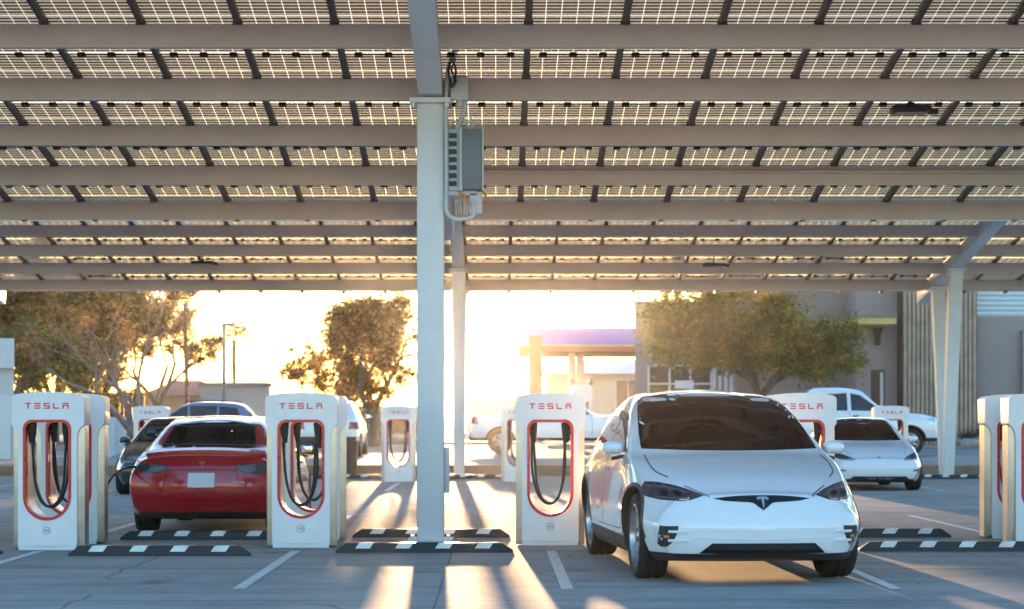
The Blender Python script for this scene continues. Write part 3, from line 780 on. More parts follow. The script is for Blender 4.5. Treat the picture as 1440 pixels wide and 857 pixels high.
def conform(name, poly, axis, bvh, mat, parent, off=.003, depth=.012, cell=.032, mirror=False, label=None, sharp=50):
    """lay a polygon onto the body: axis front/rear -> (x,z), side (+x) / side- -> (y,z), top -> (x,y)"""
    bm = bmesh.new()
    polys = [poly] + ([[(-a, b) for a, b in poly][::-1]] if mirror and axis in ('front', 'rear', 'top') else [])
    for pl in polys:
        vs = [bm.verts.new((a, b, 0)) for a, b in pl]
        es = [bm.edges.new((vs[i], vs[(i + 1) % len(vs)])) for i in range(len(vs))]
        bmesh.ops.triangle_fill(bm, use_beauty=True, edges=es, normal=(0, 0, 1))
    for ax in (0, 1):
        lo = min(v.co[ax] for v in bm.verts); hi = max(v.co[ax] for v in bm.verts)
        k = max(1, int((hi - lo) / cell)); no = Vector((1, 0, 0)) if ax == 0 else Vector((0, 1, 0))
        for i in range(1, k):
            bmesh.ops.bisect_plane(bm, geom=bm.verts[:] + bm.edges[:] + bm.faces[:], plane_co=no * (lo + (hi - lo) * i / k), plane_no=no, dist=1e-5)
    D = {'front': (lambda a, b: (Vector((a, -4, b)), Vector((0, 1, 0)))), 'rear': (lambda a, b: (Vector((a, 12, b)), Vector((0, -1, 0)))),
         'side': (lambda a, b: (Vector((4, a, b)), Vector((-1, 0, 0)))), 'side-': (lambda a, b: (Vector((-4, a, b)), Vector((1, 0, 0)))),
         'top': (lambda a, b: (Vector((a, b, 5)), Vector((0, 0, -1))))}[axis]
    base, norm = {}, {}
    for v in bm.verts:
        o, d = D(v.co.x, v.co.y); hit, nrm, _, _ = bvh.ray_cast(o, d)
        if hit is None:
            hit, nrm, _, _ = bvh.find_nearest(o + d * 4.0)
        if nrm.dot(d) > 0: nrm = -nrm
        base[v] = hit; norm[v] = nrm
    bound = [e for e in bm.edges if len(e.link_faces) == 1]
    for v in bm.verts: v.co = base[v] + norm[v] * off
    back = {}
    for e in bound:
        for v in e.verts:
            if v not in back: back[v] = bm.verts.new(base[v] - norm[v] * depth)
    for e in bound:
        a, b_ = e.verts; bm.faces.new((a, b_, back[b_], back[a]))
    for f in list(bm.faces):
        c = f.calc_center_median()
    bm.normal_update()
    dirn = D(0, 0)[1]
    if sum(f.normal.dot(dirn) * f.calc_area() for f in bm.faces) > 0:
        bmesh.ops.reverse_faces(bm, faces=bm.faces[:])
    me = bpy.data.meshes.new(name); bm.to_mesh(me); bm.free()
    o = link_mesh(name, me, mat, parent, sharp)
    if label: o['label'] = label
    return o
def strip(pts, wd):
    """closed outline of a thin ribbon following pts"""
    P_ = [Vector(p) for p in pts]; l, r = [], []
    for i, p in enumerate(P_):
        t = (P_[min(i + 1, len(P_) - 1)] - P_[max(i - 1, 0)]).normalized(); n = Vector((-t.y, t.x)) * wd / 2
        l.append(tuple(p + n)); r.append(tuple(p - n))
    return l + r[::-1]
def curve2(pts, k=6): return [(p.x, p.y) for p in smooth_path([(a, b, 0) for a, b in pts], k)]
def ringpoly(cy_, cz, r0, r1, a0, a1, n=26):
    A = [R(a0 + (a1 - a0) * i / n) for i in range(n + 1)]
    return [(cy_ + r1 * math.cos(a), cz + r1 * math.sin(a)) for a in A] + [(cy_ + r0 * math.cos(a), cz + r0 * math.sin(a)) for a in reversed(A)]
WH = {}
def wheel(parent, x, y, r, wd, side, spokes=10, rimfrac=.72, dark=False):
    key = (r, wd, spokes, dark)
    if key not in WH:
        rr = r * rimfrac
        pr = [(rr - .01, -wd * .42), (rr + .02, -wd * .48), (r * .93, -wd * .50), (r * .985, -wd * .42), (r, -wd * .30), (r, -.045), (r - .010, -.040), (r - .010, -.030), (r, -.025), (r, .025), (r - .01, .03), (r - .01, .04), (r, .045), (r, wd * .30), (r * .985, wd * .42), (r * .93, wd * .50), (rr + .02, wd * .48), (rr - .01, wd * .42)]
        ty = lathe(pr, 44); ty = mb_from(ty)
        t = ty.build('tyre', M_tyre, None)
        rim = mb_from(lathe([(rr + .004, wd * .46), (rr - .012, wd * .47), (rr - .025, wd * .36), (rr - .03, -wd * .40)], 44))
        for k in range(spokes):
            a = 2 * math.pi * k / spokes + .15
            for da, wk in ((-.09, .5), (.09, .5)) if spokes <= 7 else ((0, 1),):
                a2 = a + da
                M = Matrix.Rotation(a2, 3, 'X')
                rim.box(M @ Vector((wd * .34 - .012, 0, rr * .54)), (.028, rr * (.17 if spokes > 7 else .12), rr * .92), M, bevel=.006)
        rim.cyl((wd * .26, 0, 0), (wd * .42, 0, 0), rr * .24, rr * .2, 20)
        rm = rim.build('rim', M_alloy if not dark else M_trim, None)
        dk = mb_from(lathe([(.001, -wd * .1), (rr - .035, -wd * .1), (rr - .03, -wd * .2)], 28)); dk.cyl((-.0, 0, 0), (.03, 0, 0), rr * .74, n=30)
        bd = dk.build('brake_disc', M_rail, None)
        h = bpy.data.objects.new('wheel_hub', None)
        WH[key] = (t, rm, bd); fresh = True
    else: fresh = False
    e = bpy.data.objects.new('wheel', None); COL.objects.link(e); e.parent = parent; e.location = (x, y, r)
    e.rotation_euler = (0, 0, 0 if side > 0 else math.pi)
    for o in WH[key]:
        if fresh: o.parent = e
        else:
            c = o.copy(); COL.objects.link(c); c.parent = e
    return e
def finish_body(bm, root, paint, wheels, r_arch, x_in, zclad=None, name='body', extra_black=None, clad=None):
    """cut the wheel arches, paint the lower cladding black"""
    for z in ([zclad] if zclad else []):
        bmesh.ops.bisect_plane(bm, geom=bm.verts[:] + bm.edges[:] + bm.faces[:], plane_co=(0, 0, z), plane_no=(0, 0, 1))
    me = bpy.data.meshes.new(name); bm.to_mesh(me); bm.free()
    o = bpy.data.objects.new(name, me); COL.objects.link(o)
    cutters = []
    for cyl_y, cz, ra in [(w_[0], w_[1], r_arch) for w_ in wheels]:
        for s in (-1, 1):
            c = MB(); poly = [(ra * math.cos(R(a)), ra * math.sin(R(a))) for a in range(0, 181, 5)] + [(-ra, -ra * 1.3), (ra, -ra * 1.3)]
            va = [c.bm.verts.new((s * x_in, cyl_y + p, cz + q)) for p, q in poly]; vb = [c.bm.verts.new((s * 1.6, cyl_y + p, cz + q)) for p, q in poly]
            c.bm.faces.new(va); c.bm.faces.new(vb[::-1])
            for q in range(len(poly)): c.bm.faces.new((va[q], vb[q], vb[(q + 1) % len(poly)], va[(q + 1) % len(poly)]))
            bmesh.ops.recalc_face_normals(c.bm, faces=c.bm.faces[:])
            k = c.build('cutter', M_trim, None, sharp=None); cutters.append(k)
            mod = o.modifiers.new('cut', 'BOOLEAN'); mod.operation = 'DIFFERENCE'; mod.object = k; mod.solver = 'EXACT'
    dg = bpy.context.evaluated_depsgraph_get(); dg.update()
    me2 = bpy.data.meshes.new_from_object(o.evaluated_get(dg))
    if len(me2.polygons) < .6 * len(me.polygons):          # the plain solver lost the shell: take the thorough one
        for md in o.modifiers: md.use_self = True
        dg.update(); me2 = bpy.data.meshes.new_from_object(o.evaluated_get(bpy.context.evaluated_depsgraph_get())); print('BOOL self')
    o.modifiers.clear(); old = o.data; o.data = me2; bpy.data.meshes.remove(old); me2.name = name
    for k in cutters:
        m_ = k.data; bpy.data.objects.remove(k); bpy.data.meshes.remove(m_)
    me2.materials.clear(); me2.materials.append(paint); me2.materials.append(clad or M_trim)
    for p in me2.polygons:
        c = p.center; p.material_index = 0; p.use_smooth = True
        for (wy, wz) in [(w_[0], w_[1]) for w_ in wheels]:
            dd = math.hypot(c.y - wy, c.z - wz)
            rad = Vector((0, c.y - wy, c.z - wz)).normalized()
            if dd < r_arch + .004 and abs(c.x) > x_in - .01 and (abs(abs(c.x) - x_in) < .004 or p.normal.dot(rad) < -.8): p.material_index = 1
        if zclad and c.z < zclad: p.material_index = 1
        if p.normal.z < -.8 and c.z < .4: p.material_index = 1
        if extra_black and extra_black(c, p.normal): p.material_index = 1
    me2.set_sharp_from_angle(angle=R(38))
    o.parent = root
    return o
def body_bvh(bm): return BVHTree.FromBMesh(bm)
def tee(cx, cz, h):
    """the T emblem: a tapering stem under a curved, sliced bar"""
    w_ = h * .95
    stem = [(cx - .115 * h, cz + .22 * h), (cx + .115 * h, cz + .22 * h), (cx, cz - .5 * h)]
    bar = [(cx - w_ / 2, cz + .30 * h), (cx - w_ * .22, cz + .40 * h), (cx, cz + .36 * h), (cx + w_ * .22, cz + .40 * h), (cx + w_ / 2, cz + .30 * h),
           (cx + w_ * .42, cz + .14 * h), (cx + w_ * .24, cz + .22 * h), (cx + .12 * h, cz + .22 * h), (cx + .09 * h, cz + .05 * h), (cx, cz - .5 * h), (cx - .09 * h, cz + .05 * h), (cx - .12 * h, cz + .22 * h), (cx - w_ * .24, cz + .22 * h), (cx - w_ * .42, cz + .14 * h)]
    return bar
def mirror_part(root, x, y, z, s, paint):
    b = MB(); r = bmesh.ops.create_uvsphere(b.bm, u_segments=20, v_segments=12, radius=1.0)
    for v in b.bm.verts:
        c = v.co; q = (abs(c.x) ** 3 + abs(c.z) ** 3) ** (1 / 3) or 1; h_ = math.hypot(c.x, c.z); c.x *= h_ / q; c.z *= h_ / q; c.x *= .095; c.z *= .060; c.y = c.y * .085 if c.y < 0 else c.y * .05
        c.z += .012 * (1 - abs(c.x) / .125)
        c += Vector((x + s * .085, y, z + .02))
    o = b.build('wing_mirror', paint, root)
    b = MB(); b.box((x + s * .02, y + .01, z - .055), (.16, .05, .03), Matrix.Rotation(s * .2, 3, 'Y'), bevel=.008); b.build('mirror_stalk', M_blackgloss, o)
    b = MB(); b.box((x + s * .085, y + .056, z + .02), (.155, .006, .09), bevel=.002); b.build('mirror_glass', M_chrome, o)

def crossover(loc, rz, paint, label, cat='car'):
    """large egg-shaped electric crossover, nose at y=0"""
    root = empty('parked_car', loc, rz, label, cat); L = 5.04
    y = [0.10, .35, .65, 1.00, 1.30, 1.65, 2.05, 2.50, 3.00, 3.60, 4.20, 4.70, 4.94]
    T = [y,
         [.22, .18, .17, .17, .17, .17, .17, .17, .17, .17, .20, .27, .34],     # zb
         [.33, .27, .26, .26, .26, .26, .26, .26, .26, .26, .30, .37, .44],     # zr
         [.80, .90, .945, .96, .95, .95, .95, .95, .95, .96, .95, .90, .82],     # wl
         [.86, .965, .995, 1.0, .99, .982, .98, .98, .985, .998, .995, .94, .86],   # wm
         [.50, .52, .56, .60, .62, .63, .64, .65, .66, .70, .72, .72, .75],     # zm
         [.70, .83, .885, .915, .925, .925, .92, .915, .915, .91, .87, .79, .70],  # ws
         [.70, .80, .89, .96, 1.005, 1.03, 1.05, 1.065, 1.08, 1.10, 1.11, 1.06, .98],  # zs
         [.44, .62, .72, .785, .815, .795, .75, .705, .675, .655, .63, .58, .51],   # wt
         [.748, .865, .945, 1.01, 1.06, 1.20, 1.385, 1.525, 1.565, 1.53, 1.37, 1.15, 1.02],  # zt
         [.765, .89, .97, 1.04, 1.10, 1.275, 1.48, 1.625, 1.665, 1.63, 1.45, 1.18, 1.04]]   # zc
    bm = loft(T, L, .10, .10, .27, .30, .45, .30, .48, .55, 96)
    W_ = [(.94, .37), (3.905, .37)]
    bv = body_bvh(bm)
    body = finish_body(bm, root, paint, W_, .425, .66, .262)
    # windscreen and glass roof edge
    hw_ = [(.795, 1.112), (.792, 1.15), (.772, 1.26), (.742, 1.38), (.706, 1.48), (.668, 1.55), (.60, 1.592), (.3, 1.628)]
    ws = [(-.40, 1.10), (0, 1.096), (.40, 1.10)] + hw_ + [(0, 1.64)] + [(-a, b) for a, b in reversed(hw_)]
    conform('windscreen', ws, 'front', bv, M_glass, root, cell=.05)
    for s, ax in ((1, 'side'), (-1, 'side-')):
        fw = curve2([(1.62, 1.075), (2.15, 1.085), (2.62, 1.10)], 4) + curve2([(2.62, 1.44), (2.40, 1.43), (2.1, 1.335), (1.62, 1.09)], 4)
        conform('side_window', fw, ax, bv, M_glass2, root)
        rw = curve2([(2.68, 1.10), (3.2, 1.12), (3.72, 1.15)], 4) + curve2([(3.72, 1.42), (3.2, 1.47), (2.68, 1.445)], 4)
        conform('side_window', rw, ax, bv, M_glass2, root)
        qw = curve2([(3.78, 1.16), (4.1, 1.19), (4.42, 1.22)], 4) + curve2([(4.30, 1.27), (4.0, 1.36), (3.78, 1.41)], 4)
        conform('side_window', qw, ax, bv, M_glass2, root)
        conform('window_trim', strip(curve2([(1.55, 1.055), (2.1, 1.07), (2.7, 1.085), (3.7, 1.135), (4.48, 1.205)], 5), .018), ax, bv, M_chrome, root)
        for (wy, wz) in W_:
            conform('arch_trim', ringpoly(wy, wz, .423, .458, 0, 180), ax, bv, M_trim, root, off=.004, cell=.06)
        conform('sill', curve2([(1.38, .262), (2.4, .262), (3.47, .262)], 3) + curve2([(3.46, .35), (2.4, .345), (1.39, .34)], 3), ax, bv, M_trim, root, off=.006, cell=.1)
        for pts in ([(1.50, .40), (1.47, .7), (1.53, 1.04)], [(2.65, .38), (2.64, .7), (2.65, 1.08)], [(3.42, .62), (3.62, .85), (3.72, 1.12)], [(1.5, .40), (2.6, .385), (3.35, .40)]):
            conform('door_gap', strip(curve2(pts, 5), .007), ax, bv, M_trim, root, off=.0012, depth=.002)
        for hy in (2.35, 2.9):
            conform('door_handle', strip([(hy, .905), (hy + .22, .915)], .032), ax, bv, M_chrome, root, off=.006)
        conform('fender_badge', strip([(1.36, .78), (1.46, .785)], .03), ax, bv, M_chrome, root, off=.003)
    # lamps
    hl = curve2([(.475, .742), (.55, .775), (.66, .812), (.78, .838), (.875, .842)], 4) + curve2([(.90, .80), (.905, .74), (.88, .715)], 4) + curve2([(.80, .698), (.68, .694), (.58, .705)], 4)
    inn = curve2([(.56, .752), (.66, .79), (.78, .815), (.86, .82)], 4) + curve2([(.87, .80), (.78, .797), (.67, .774), (.57, .742)], 4)
    lo = curve2([(.60, .715), (.72, .708), (.83, .715)], 4) + curve2([(.83, .727), (.72, .72), (.6, .725)], 4)
    for s in (1, -1):
        f = (lambda P_: P_) if s > 0 else (lambda P_: [(-a, b) for a, b in P_][::-1])
        h = conform('headlight', f(hl), 'front', bv, M_lamp, root, off=.004)
        conform('daylight_strip', f(inn), 'front', bv, M_tailclear, h, off=.006, depth=.0)
        conform('lower_reflector', f(lo), 'front', bv, M_tailclear, h, off=.006, depth=.0)
        for cx in (.67, .765):
            conform('projector', f([(cx + .030 * math.cos(R(a)), .752 + .024 * math.sin(R(a))) for a in range(0, 360, 30)]), 'front', bv, M_blackgloss, h, off=.0065, depth=.0)
        fog = curve2([(.695, .492), (.78, .488), (.835, .492)], 3) + curve2([(.842, .42), (.835, .335)], 3) + curve2([(.81, .312), (.775, .316)], 3) + curve2([(.735, .36), (.70, .44)], 3)
        g = conform('fog_lamp', f(fog), 'front', bv, M_trim, root, off=.003)
        conform('fog_lens', f([(.735, .478), (.825, .478), (.828, .345), (.785, .335), (.755, .39)]), 'front', bv, M_lamp, g, off=.005, depth=0)
        conform('amber_marker', f([(.762, .412), (.800, .412), (.800, .392), (.762, .392)]), 'front', bv, M_amber, g, off=.008, depth=0)
        for z0 in (.452, .378):
            conform('fog_fin', f([(.615, z0 - .008), (.70, z0 + .004), (.765, z0 + .004), (.765, z0 - .016), (.70, z0 - .018)]), 'front', bv, paint, g, off=.016, depth=.012, cell=.02)
    slot = curve2([(-.405, .718), (-.2, .737), (0, .742), (.2, .737), (.405, .718)], 5) + curve2([(.32, .700), (.2, .692), (.09, .684), (.045, .655), (0, .622)], 5) + curve2([(-.045, .655), (-.09, .684), (-.2, .692), (-.32, .700)], 5)
    g = conform('grille_slot', slot, 'front', bv, M_blackgloss, root, off=.005, cell=.02)
    conform('emblem', tee(0, .685, .110), 'front', bv, M_chrome, g, off=.012, depth=0)
    low = [(-.43, .352), (0, .352), (.43, .352), (.53, .268), (0, .258), (-.53, .268)]
    conform('lower_intake', low, 'front', bv, M_trim, root, off=.004)
    conform('intake_lip', strip([(-.50, .285), (0, .283), (.50, .285)], .022), 'front', bv, M_blackgloss, root, off=.012)
    # bonnet shut lines
    for s in (1, -1):
        conform('bonnet_gap', strip(curve2([(s * .43, .73), (s * .50, .768), (s * .60, .815)], 5), .007), 'front', bv, M_trim, root, off=.0012, depth=.002)
        conform('bonnet_gap', strip(curve2([(s * .70, .62), (s * .775, .80), (s * .80, 1.05), (s * .79, 1.32)], 8), .009), 'top', bv, M_trim, root, off=.003, depth=.003, cell=.02)
        mirror_part(root, s * .93, 1.72, 1.09, s, paint)
    conform('bumper_crease', strip(curve2([(-.56, .40), (0, .385), (.56, .40)], 6), .004), 'front', bv, paint, root, off=.006, depth=.004)
    for wy, wz in W_:
        for s in (1, -1): wheel(root, s * .818, wy, .37, .26, s, 10, .735)
    return root

def sedan(loc, rz, paint, label, rear=True, front=True, plate=True, hub=False):
    """low fastback electric sedan, nose at y=0"""
    root = empty('parked_car', loc, rz, label, 'car'); L = 4.69
    y = [0.09, .30, .60, .95, 1.25, 1.60, 2.00, 2.45, 2.90, 3.35, 3.75, 4.10, 4.40, 4.60]
    T = [y,
         [.22, .17, .15, .15, .15, .15, .15, .15, .15, .15, .16, .19, .22, .27],
         [.30, .24, .22, .22, .22, .22, .22, .22, .22, .22, .24, .27, .30, .36],
         [.72, .82, .87, .885, .88, .88, .88, .88, .88, .885, .89, .885, .87, .83],
         [.77, .875, .915, .925, .92, .915, .91, .91, .912, .92, .925, .922, .91, .87],
         [.46, .48, .50, .53, .55, .56, .57, .58, .58, .60, .62, .64, .66, .68],
         [.66, .78, .83, .855, .865, .865, .86, .855, .855, .85, .84, .825, .80, .75],
         [.60, .68, .76, .82, .86, .885, .90, .915, .93, .94, .95, .945, .93, .87],
         [.44, .56, .65, .70, .71, .68, .64, .605, .59, .60, .62, .64, .65, .60],
         [.615, .72, .81, .87, .925, 1.06, 1.24, 1.35, 1.36, 1.305, 1.185, 1.06, .985, .93],
         [.625, .735, .83, .89, .945, 1.10, 1.295, 1.405, 1.42, 1.365, 1.24, 1.09, 1.005, .955]]
    bm = loft(T, L, .09, .08, .30, .17, .45, .40, .45, .60, 70)
    W_ = [(.845, .335), (3.72, .335)]
    bv = body_bvh(bm)
    finish_body(bm, root, paint, W_, .372, .62, .185)
    ws = [(-.66, .955), (0, .945), (.66, .955), (.62, 1.08), (.565, 1.23), (.51, 1.335), (.3, 1.375), (0, 1.385), (-.3, 1.375), (-.51, 1.335), (-.565, 1.23), (-.62, 1.08)]
    conform('windscreen', ws, 'front', bv, M_glass, root, cell=.06)
    rw = curve2([(-.565, 1.035), (-.3, 1.015), (0, 1.01), (.3, 1.015), (.565, 1.035)], 4) + curve2([(.55, 1.10), (.515, 1.20), (.49, 1.29)], 4) + curve2([(.3, 1.345), (0, 1.365), (-.3, 1.345)], 4) + curve2([(-.49, 1.29), (-.515, 1.20), (-.55, 1.10)], 4)
    conform('rear_window', rw, 'rear', bv, M_glass, root, cell=.05)
    for s, ax in ((1, 'side'), (-1, 'side-')):
        fw = curve2([(1.62, .925), (2.1, .93), (2.42, .94)], 4) + curve2([(2.42, 1.28), (2.2, 1.25), (1.9, 1.13), (1.62, .94)], 4)
        conform('side_window', fw, ax, bv, M_glass2, root)
        rr = curve2([(2.48, .94), (3.0, .96), (3.55, .985)], 4) + curve2([(3.62, 1.02), (3.4, 1.17), (3.0, 1.275), (2.48, 1.285)], 4)
        conform('side_window', rr, ax, bv, M_glass2, root)
        for pts in ([(1.45, .33), (1.42, .6), (1.5, .9)], [(2.45, .30), (2.44, .6), (2.45, .92)], [(3.22, .55), (3.42, .78), (3.55, .96)]):
            conform('door_gap', strip(curve2(pts, 5), .007), ax, bv, M_trim, root, off=.0012, depth=.002)
        for hy in (2.18, 3.2):
            conform('door_handle', strip([(hy, .80), (hy + .2, .81)], .025), ax, bv, M_chrome, root, off=.005)
        mirror_part(root, s * .865, 1.68, .955, s, paint if paint is not M_carred else M_blackgloss)
    if front:
        hl = curve2([(.46, .60), (.56, .655), (.68, .705), (.80, .735)], 4) + curve2([(.83, .70), (.82, .645)], 3) + curve2([(.74, .605), (.60, .588), (.50, .585)], 4)
        dr = curve2([(.50, .600), (.62, .608), (.76, .635), (.80, .665)], 4) + curve2([(.80, .65), (.76, .62), (.62, .594), (.51, .590)], 4)
        for s in (1, -1):
            f = (lambda P_: P_) if s > 0 else (lambda P_: [(-a, b) for a, b in P_][::-1])
            h = conform('headlight', f(hl), 'front', bv, M_lamp, root, off=.004)
            conform('daylight_strip', f(dr), 'front', bv, M_lampclear, h, off=.006, depth=0)
            conform('fog_lamp', f([(.64, .40), (.84, .43), (.84, .385), (.80, .33), (.78, .38), (.64, .378)]), 'front', bv, M_trim, root, off=.004)
            conform('bonnet_gap', strip(curve2([(s * .52, .36), (s * .60, .62), (s * .66, 1.0), (s * .67, 1.3)], 5), .007), 'top', bv, M_trim, root, off=.0012, depth=.002)
        conform('lower_intake', curve2([(-.50, .285), (0, .28), (.50, .285)], 3) + curve2([(.56, .235), (0, .215), (-.56, .235)], 3), 'front', bv, M_trim, root, off=.004)
        conform('emblem', tee(0, .622, .075), 'front', bv, M_chrome, root, off=.003, depth=0)
    if rear:
        hit = bv.ray_cast(Vector((-.40, 12, .635)), Vector((0, -1, 0)))[0]
        tm = text_mesh('badge', 'DUAL MOTOR', .034, M_chrome, root, (0, 0, 0)); tm.location = (-.40, hit.y + .008, .635); tm.rotation_euler = (0, 0, math.pi - .10)
        tl = curve2([(.395, .835), (.52, .862), (.68, .872), (.80, .872)], 4) + curve2([(.82, .82), (.80, .775)], 3) + curve2([(.72, .745), (.56, .735), (.45, .76)], 4)
        tc = curve2([(.42, .825), (.52, .848), (.63, .857)], 4) + curve2([(.62, .77), (.55, .752), (.47, .772)], 4)
        for s in (1, -1):
            f = (lambda P_: P_) if s > 0 else (lambda P_: [(-a, b) for a, b in P_][::-1])
            h = conform('tail_light', f(tl), 'rear', bv, M_lamp, root, off=.004)
            conform('clear_lens', f(tc), 'rear', bv, M_tailclear, h, off=.006, depth=0)
            conform('red_lens', f(curve2([(.44, .832), (.55, .855), (.70, .863), (.79, .862)], 4) + curve2([(.79, .848), (.70, .85), (.56, .842), (.45, .82)], 4)), 'rear', bv, M_tail, h, off=.0075, depth=0)
            conform('reflector', f(strip([(.52, .335), (.74, .345)], .022)), 'rear', bv, M_tail, root, off=.004)
            conform('boot_gap', f(strip(curve2([(.40, .83), (.415, .72), (.46, .57), (.50, .53)], 5), .008)), 'rear', bv, M_trim, root, off=.0012, depth=.002)
        conform('spoiler', strip(curve2([(-.70, .955), (-.4, .985), (0, .996), (.4, .985), (.70, .955)], 6), .030), 'rear', bv, paint, root, off=.030, depth=.01)
        conform('boot_gap', strip(curve2([(-.42, .775), (0, .785), (.42, .775)], 5), .010), 'rear', bv, M_trim, root, off=.0012, depth=.002)
        conform('bumper_gap', strip(curve2([(-.78, .53), (-.5, .525), (0, .52), (.5, .525), (.78, .53)], 5), .008), 'rear', bv, M_trim, root, off=.0012, depth=.002)
        conform('diffuser', curve2([(-.74, .24), (0, .25), (.74, .24)], 4) + curve2([(.70, .19), (0, .19), (-.70, .19)], 4), 'rear', bv, M_trim, root, off=.006)
        conform('emblem', tee(0, .845, .085), 'rear', bv, M_chrome, root, off=.004, depth=0)
        if plate:
            conform('number_plate', rrect(.155, .578, .742, .012, .012, 3), 'rear', bv, M_plate, root, off=.012, depth=.004, label='blank white rear number plate')
    for wy, wz in W_:
        for s in (1, -1): wheel(root, s * .785, wy, .335, .235, s, 10, .72)
    return root
crossover((2.217, 16.40, 0), R(4.8), M_carwhite, 'large white crossover with dark windscreen facing the camera, right of the charging post marked 10C')
red = sedan((-3.44, 23.25 + 4.69, 0), math.pi, M_carred, 'deep red sedan seen from behind with a blank plate, parked between two charging posts', front=False)
sedan((7.31, 37.8, 0), 0, M_carwhite, 'small white sedan facing the camera in the far row, right of the large white car', rear=False)
sedan((-6.0, 35.6, 0), 0, M_carblack, 'black sedan facing the camera in the far row, left of the red car', rear=False)

# ------------------------------------------------------------------ pickups, SUV, van
def boxy(loc, rz, paint, label, kind, cat):
    """pickup ('pickup') or estate ('suv'), nose at y=0"""
    root = empty('parked_pickup' if kind == 'pickup' else 'parked_car', loc, rz, label, cat)
    if kind == 'pickup':
        L, r, W_ = 5.7, .40, [(.98, .40), (4.65, .40)]
        y = [.10, .4, .9, 1.35, 1.60, 1.95, 2.35, 2.9, 3.6, 3.85, 3.95, 4.3, 5.2, 5.6]
        T = [y, [.42] * 14, [.46] * 14, [.86, .92, .94] + [.95] * 9 + [.95, .93], [.90, .97, 1.0] + [1.0] * 9 + [1.0, .97], [.75] * 14,
             [.86, .93, .95, .95, .94, .94, .94, .94, .94, .95, .97, .97, .97, .94],
             [1.05, 1.12, 1.17, 1.19, 1.20, 1.22, 1.23, 1.23, 1.23, 1.22, 1.20, 1.20, 1.20, 1.19],
             [.66, .72, .76, .78, .78, .76, .70, .68, .68, .70, .80, .86, .86, .84],
             [1.09, 1.17, 1.21, 1.23, 1.26, 1.50, 1.80, 1.88, 1.86, 1.70, 1.27, 1.215, 1.215, 1.205],
             [1.10, 1.19, 1.23, 1.25, 1.30, 1.58, 1.88, 1.94, 1.92, 1.74, 1.28, 1.22, 1.22, 1.21]]
        win = [[(1.78, 1.27), (2.62, 1.28), (2.62, 1.77), (2.36, 1.72), (1.95, 1.43)], [(2.72, 1.28), (3.62, 1.28), (3.58, 1.72), (2.72, 1.78)]]
        gaps = [[(1.72, .6), (1.70, 1.0), (1.75, 1.26)], [(2.67, .55), (2.67, 1.28)], [(3.68, .6), (3.66, 1.28)]]
        wz, gl, hz = 1.27, 1.82, (.86, 1.08)
    else:
        L, r, W_ = 4.75, .36, [(.92, .36), (3.72, .36)]
        y = [.10, .4, .9, 1.25, 1.5, 1.9, 2.3, 2.9, 3.5, 4.0, 4.35, 4.66]
        T = [y, [.26] * 12, [.34] * 12, [.80, .87, .90] + [.91] * 7 + [.90, .86], [.85, .92, .945] + [.95] * 7 + [.95, .90], [.65] * 12,
             [.78, .86, .89, .90, .90, .90, .90, .90, .90, .90, .89, .84],
             [.86, .94, .99, 1.02, 1.03, 1.04, 1.05, 1.06, 1.07, 1.08, 1.09, 1.05],
             [.60, .68, .72, .74, .74, .70, .67, .66, .66, .66, .66, .64],
             [.90, .99, 1.04, 1.07, 1.13, 1.40, 1.60, 1.66, 1.65, 1.62, 1.54, 1.18],
             [.91, 1.01, 1.06, 1.10, 1.17, 1.47, 1.68, 1.74, 1.73, 1.70, 1.60, 1.22]]
        win = [[(1.62, 1.09), (2.35, 1.10), (2.35, 1.56), (2.12, 1.52), (1.75, 1.25)], [(2.43, 1.10), (3.38, 1.12), (3.38, 1.58), (2.43, 1.58)], [(3.46, 1.13), (4.22, 1.17), (4.10, 1.50), (3.46, 1.57)]]
        gaps = [[(1.6, .5), (1.58, 1.07)], [(2.39, .5), (2.39, 1.08)], [(3.42, .7), (3.42, 1.1)]]
        wz, gl, hz = 1.10, 1.62, (.72, .90)
    bm = loft(T, L, .10, .09, .22, .10, .12, .06, .6, .7, 64)
    bv = body_bvh(bm)
    finish_body(bm, root, paint, W_, r + .05, .62, .40 if kind == 'suv' else .52)
    for s, ax in ((1, 'side'), (-1, 'side-')):
        for p in win: conform('side_window', p, ax, bv, M_glass2, root, cell=.06)
        for p in gaps: conform('door_gap', strip(p, .012), ax, bv, M_trim, root, off=.0015, depth=.002)
        for (wy, wz_) in W_: conform('arch_trim', ringpoly(wy, wz_, r + .05, r + .085, -4, 184), ax, bv, M_trim, root, off=.006, cell=.08)
        for hy in (win[0][1][0] - .22, win[1][1][0] - .22): conform('door_handle', strip([(hy, wz - .14), (hy + .18, wz - .14)], .04), ax, bv, M_trim if kind == 'pickup' else M_chrome, root, off=.008)
        mirror_part(root, s * .93, win[0][0][0] + .08, wz + .07, s, paint)
        conform('headlight', [(.08, hz[0]), (.42, hz[0] + .05), (.52, hz[1] - .02), (.12, hz[1] - .03)], ax, bv, M_lampclear, root, off=.004)
        conform('tail_light', [(L - .35, hz[0] + .1), (L - .06, hz[0] + .1), (L - .08, hz[1] + .12), (L - .30, hz[1] + .12)], ax, bv, M_tail, root, off=.004)
        f = (lambda P_: P_) if s > 0 else (lambda P_: [(-a, b) for a, b in P_][::-1])
        conform('headlight', f([(.52, hz[0]), (.84, hz[0] + .02), (.84, hz[1] - .02), (.55, hz[1] - .03)]), 'front', bv, M_lampclear, root, off=.004)
        conform('tail_light', f([(.72, hz[0] + .1), (.86, hz[0] + .1), (.84, hz[1] + .12), (.72, hz[1] + .12)]), 'rear', bv, M_tail, root, off=.004)
    conform('windscreen', [(-.66, wz), (.66, wz), (.60, gl), (-.60, gl)], 'front', bv, M_glass, root, cell=.06)
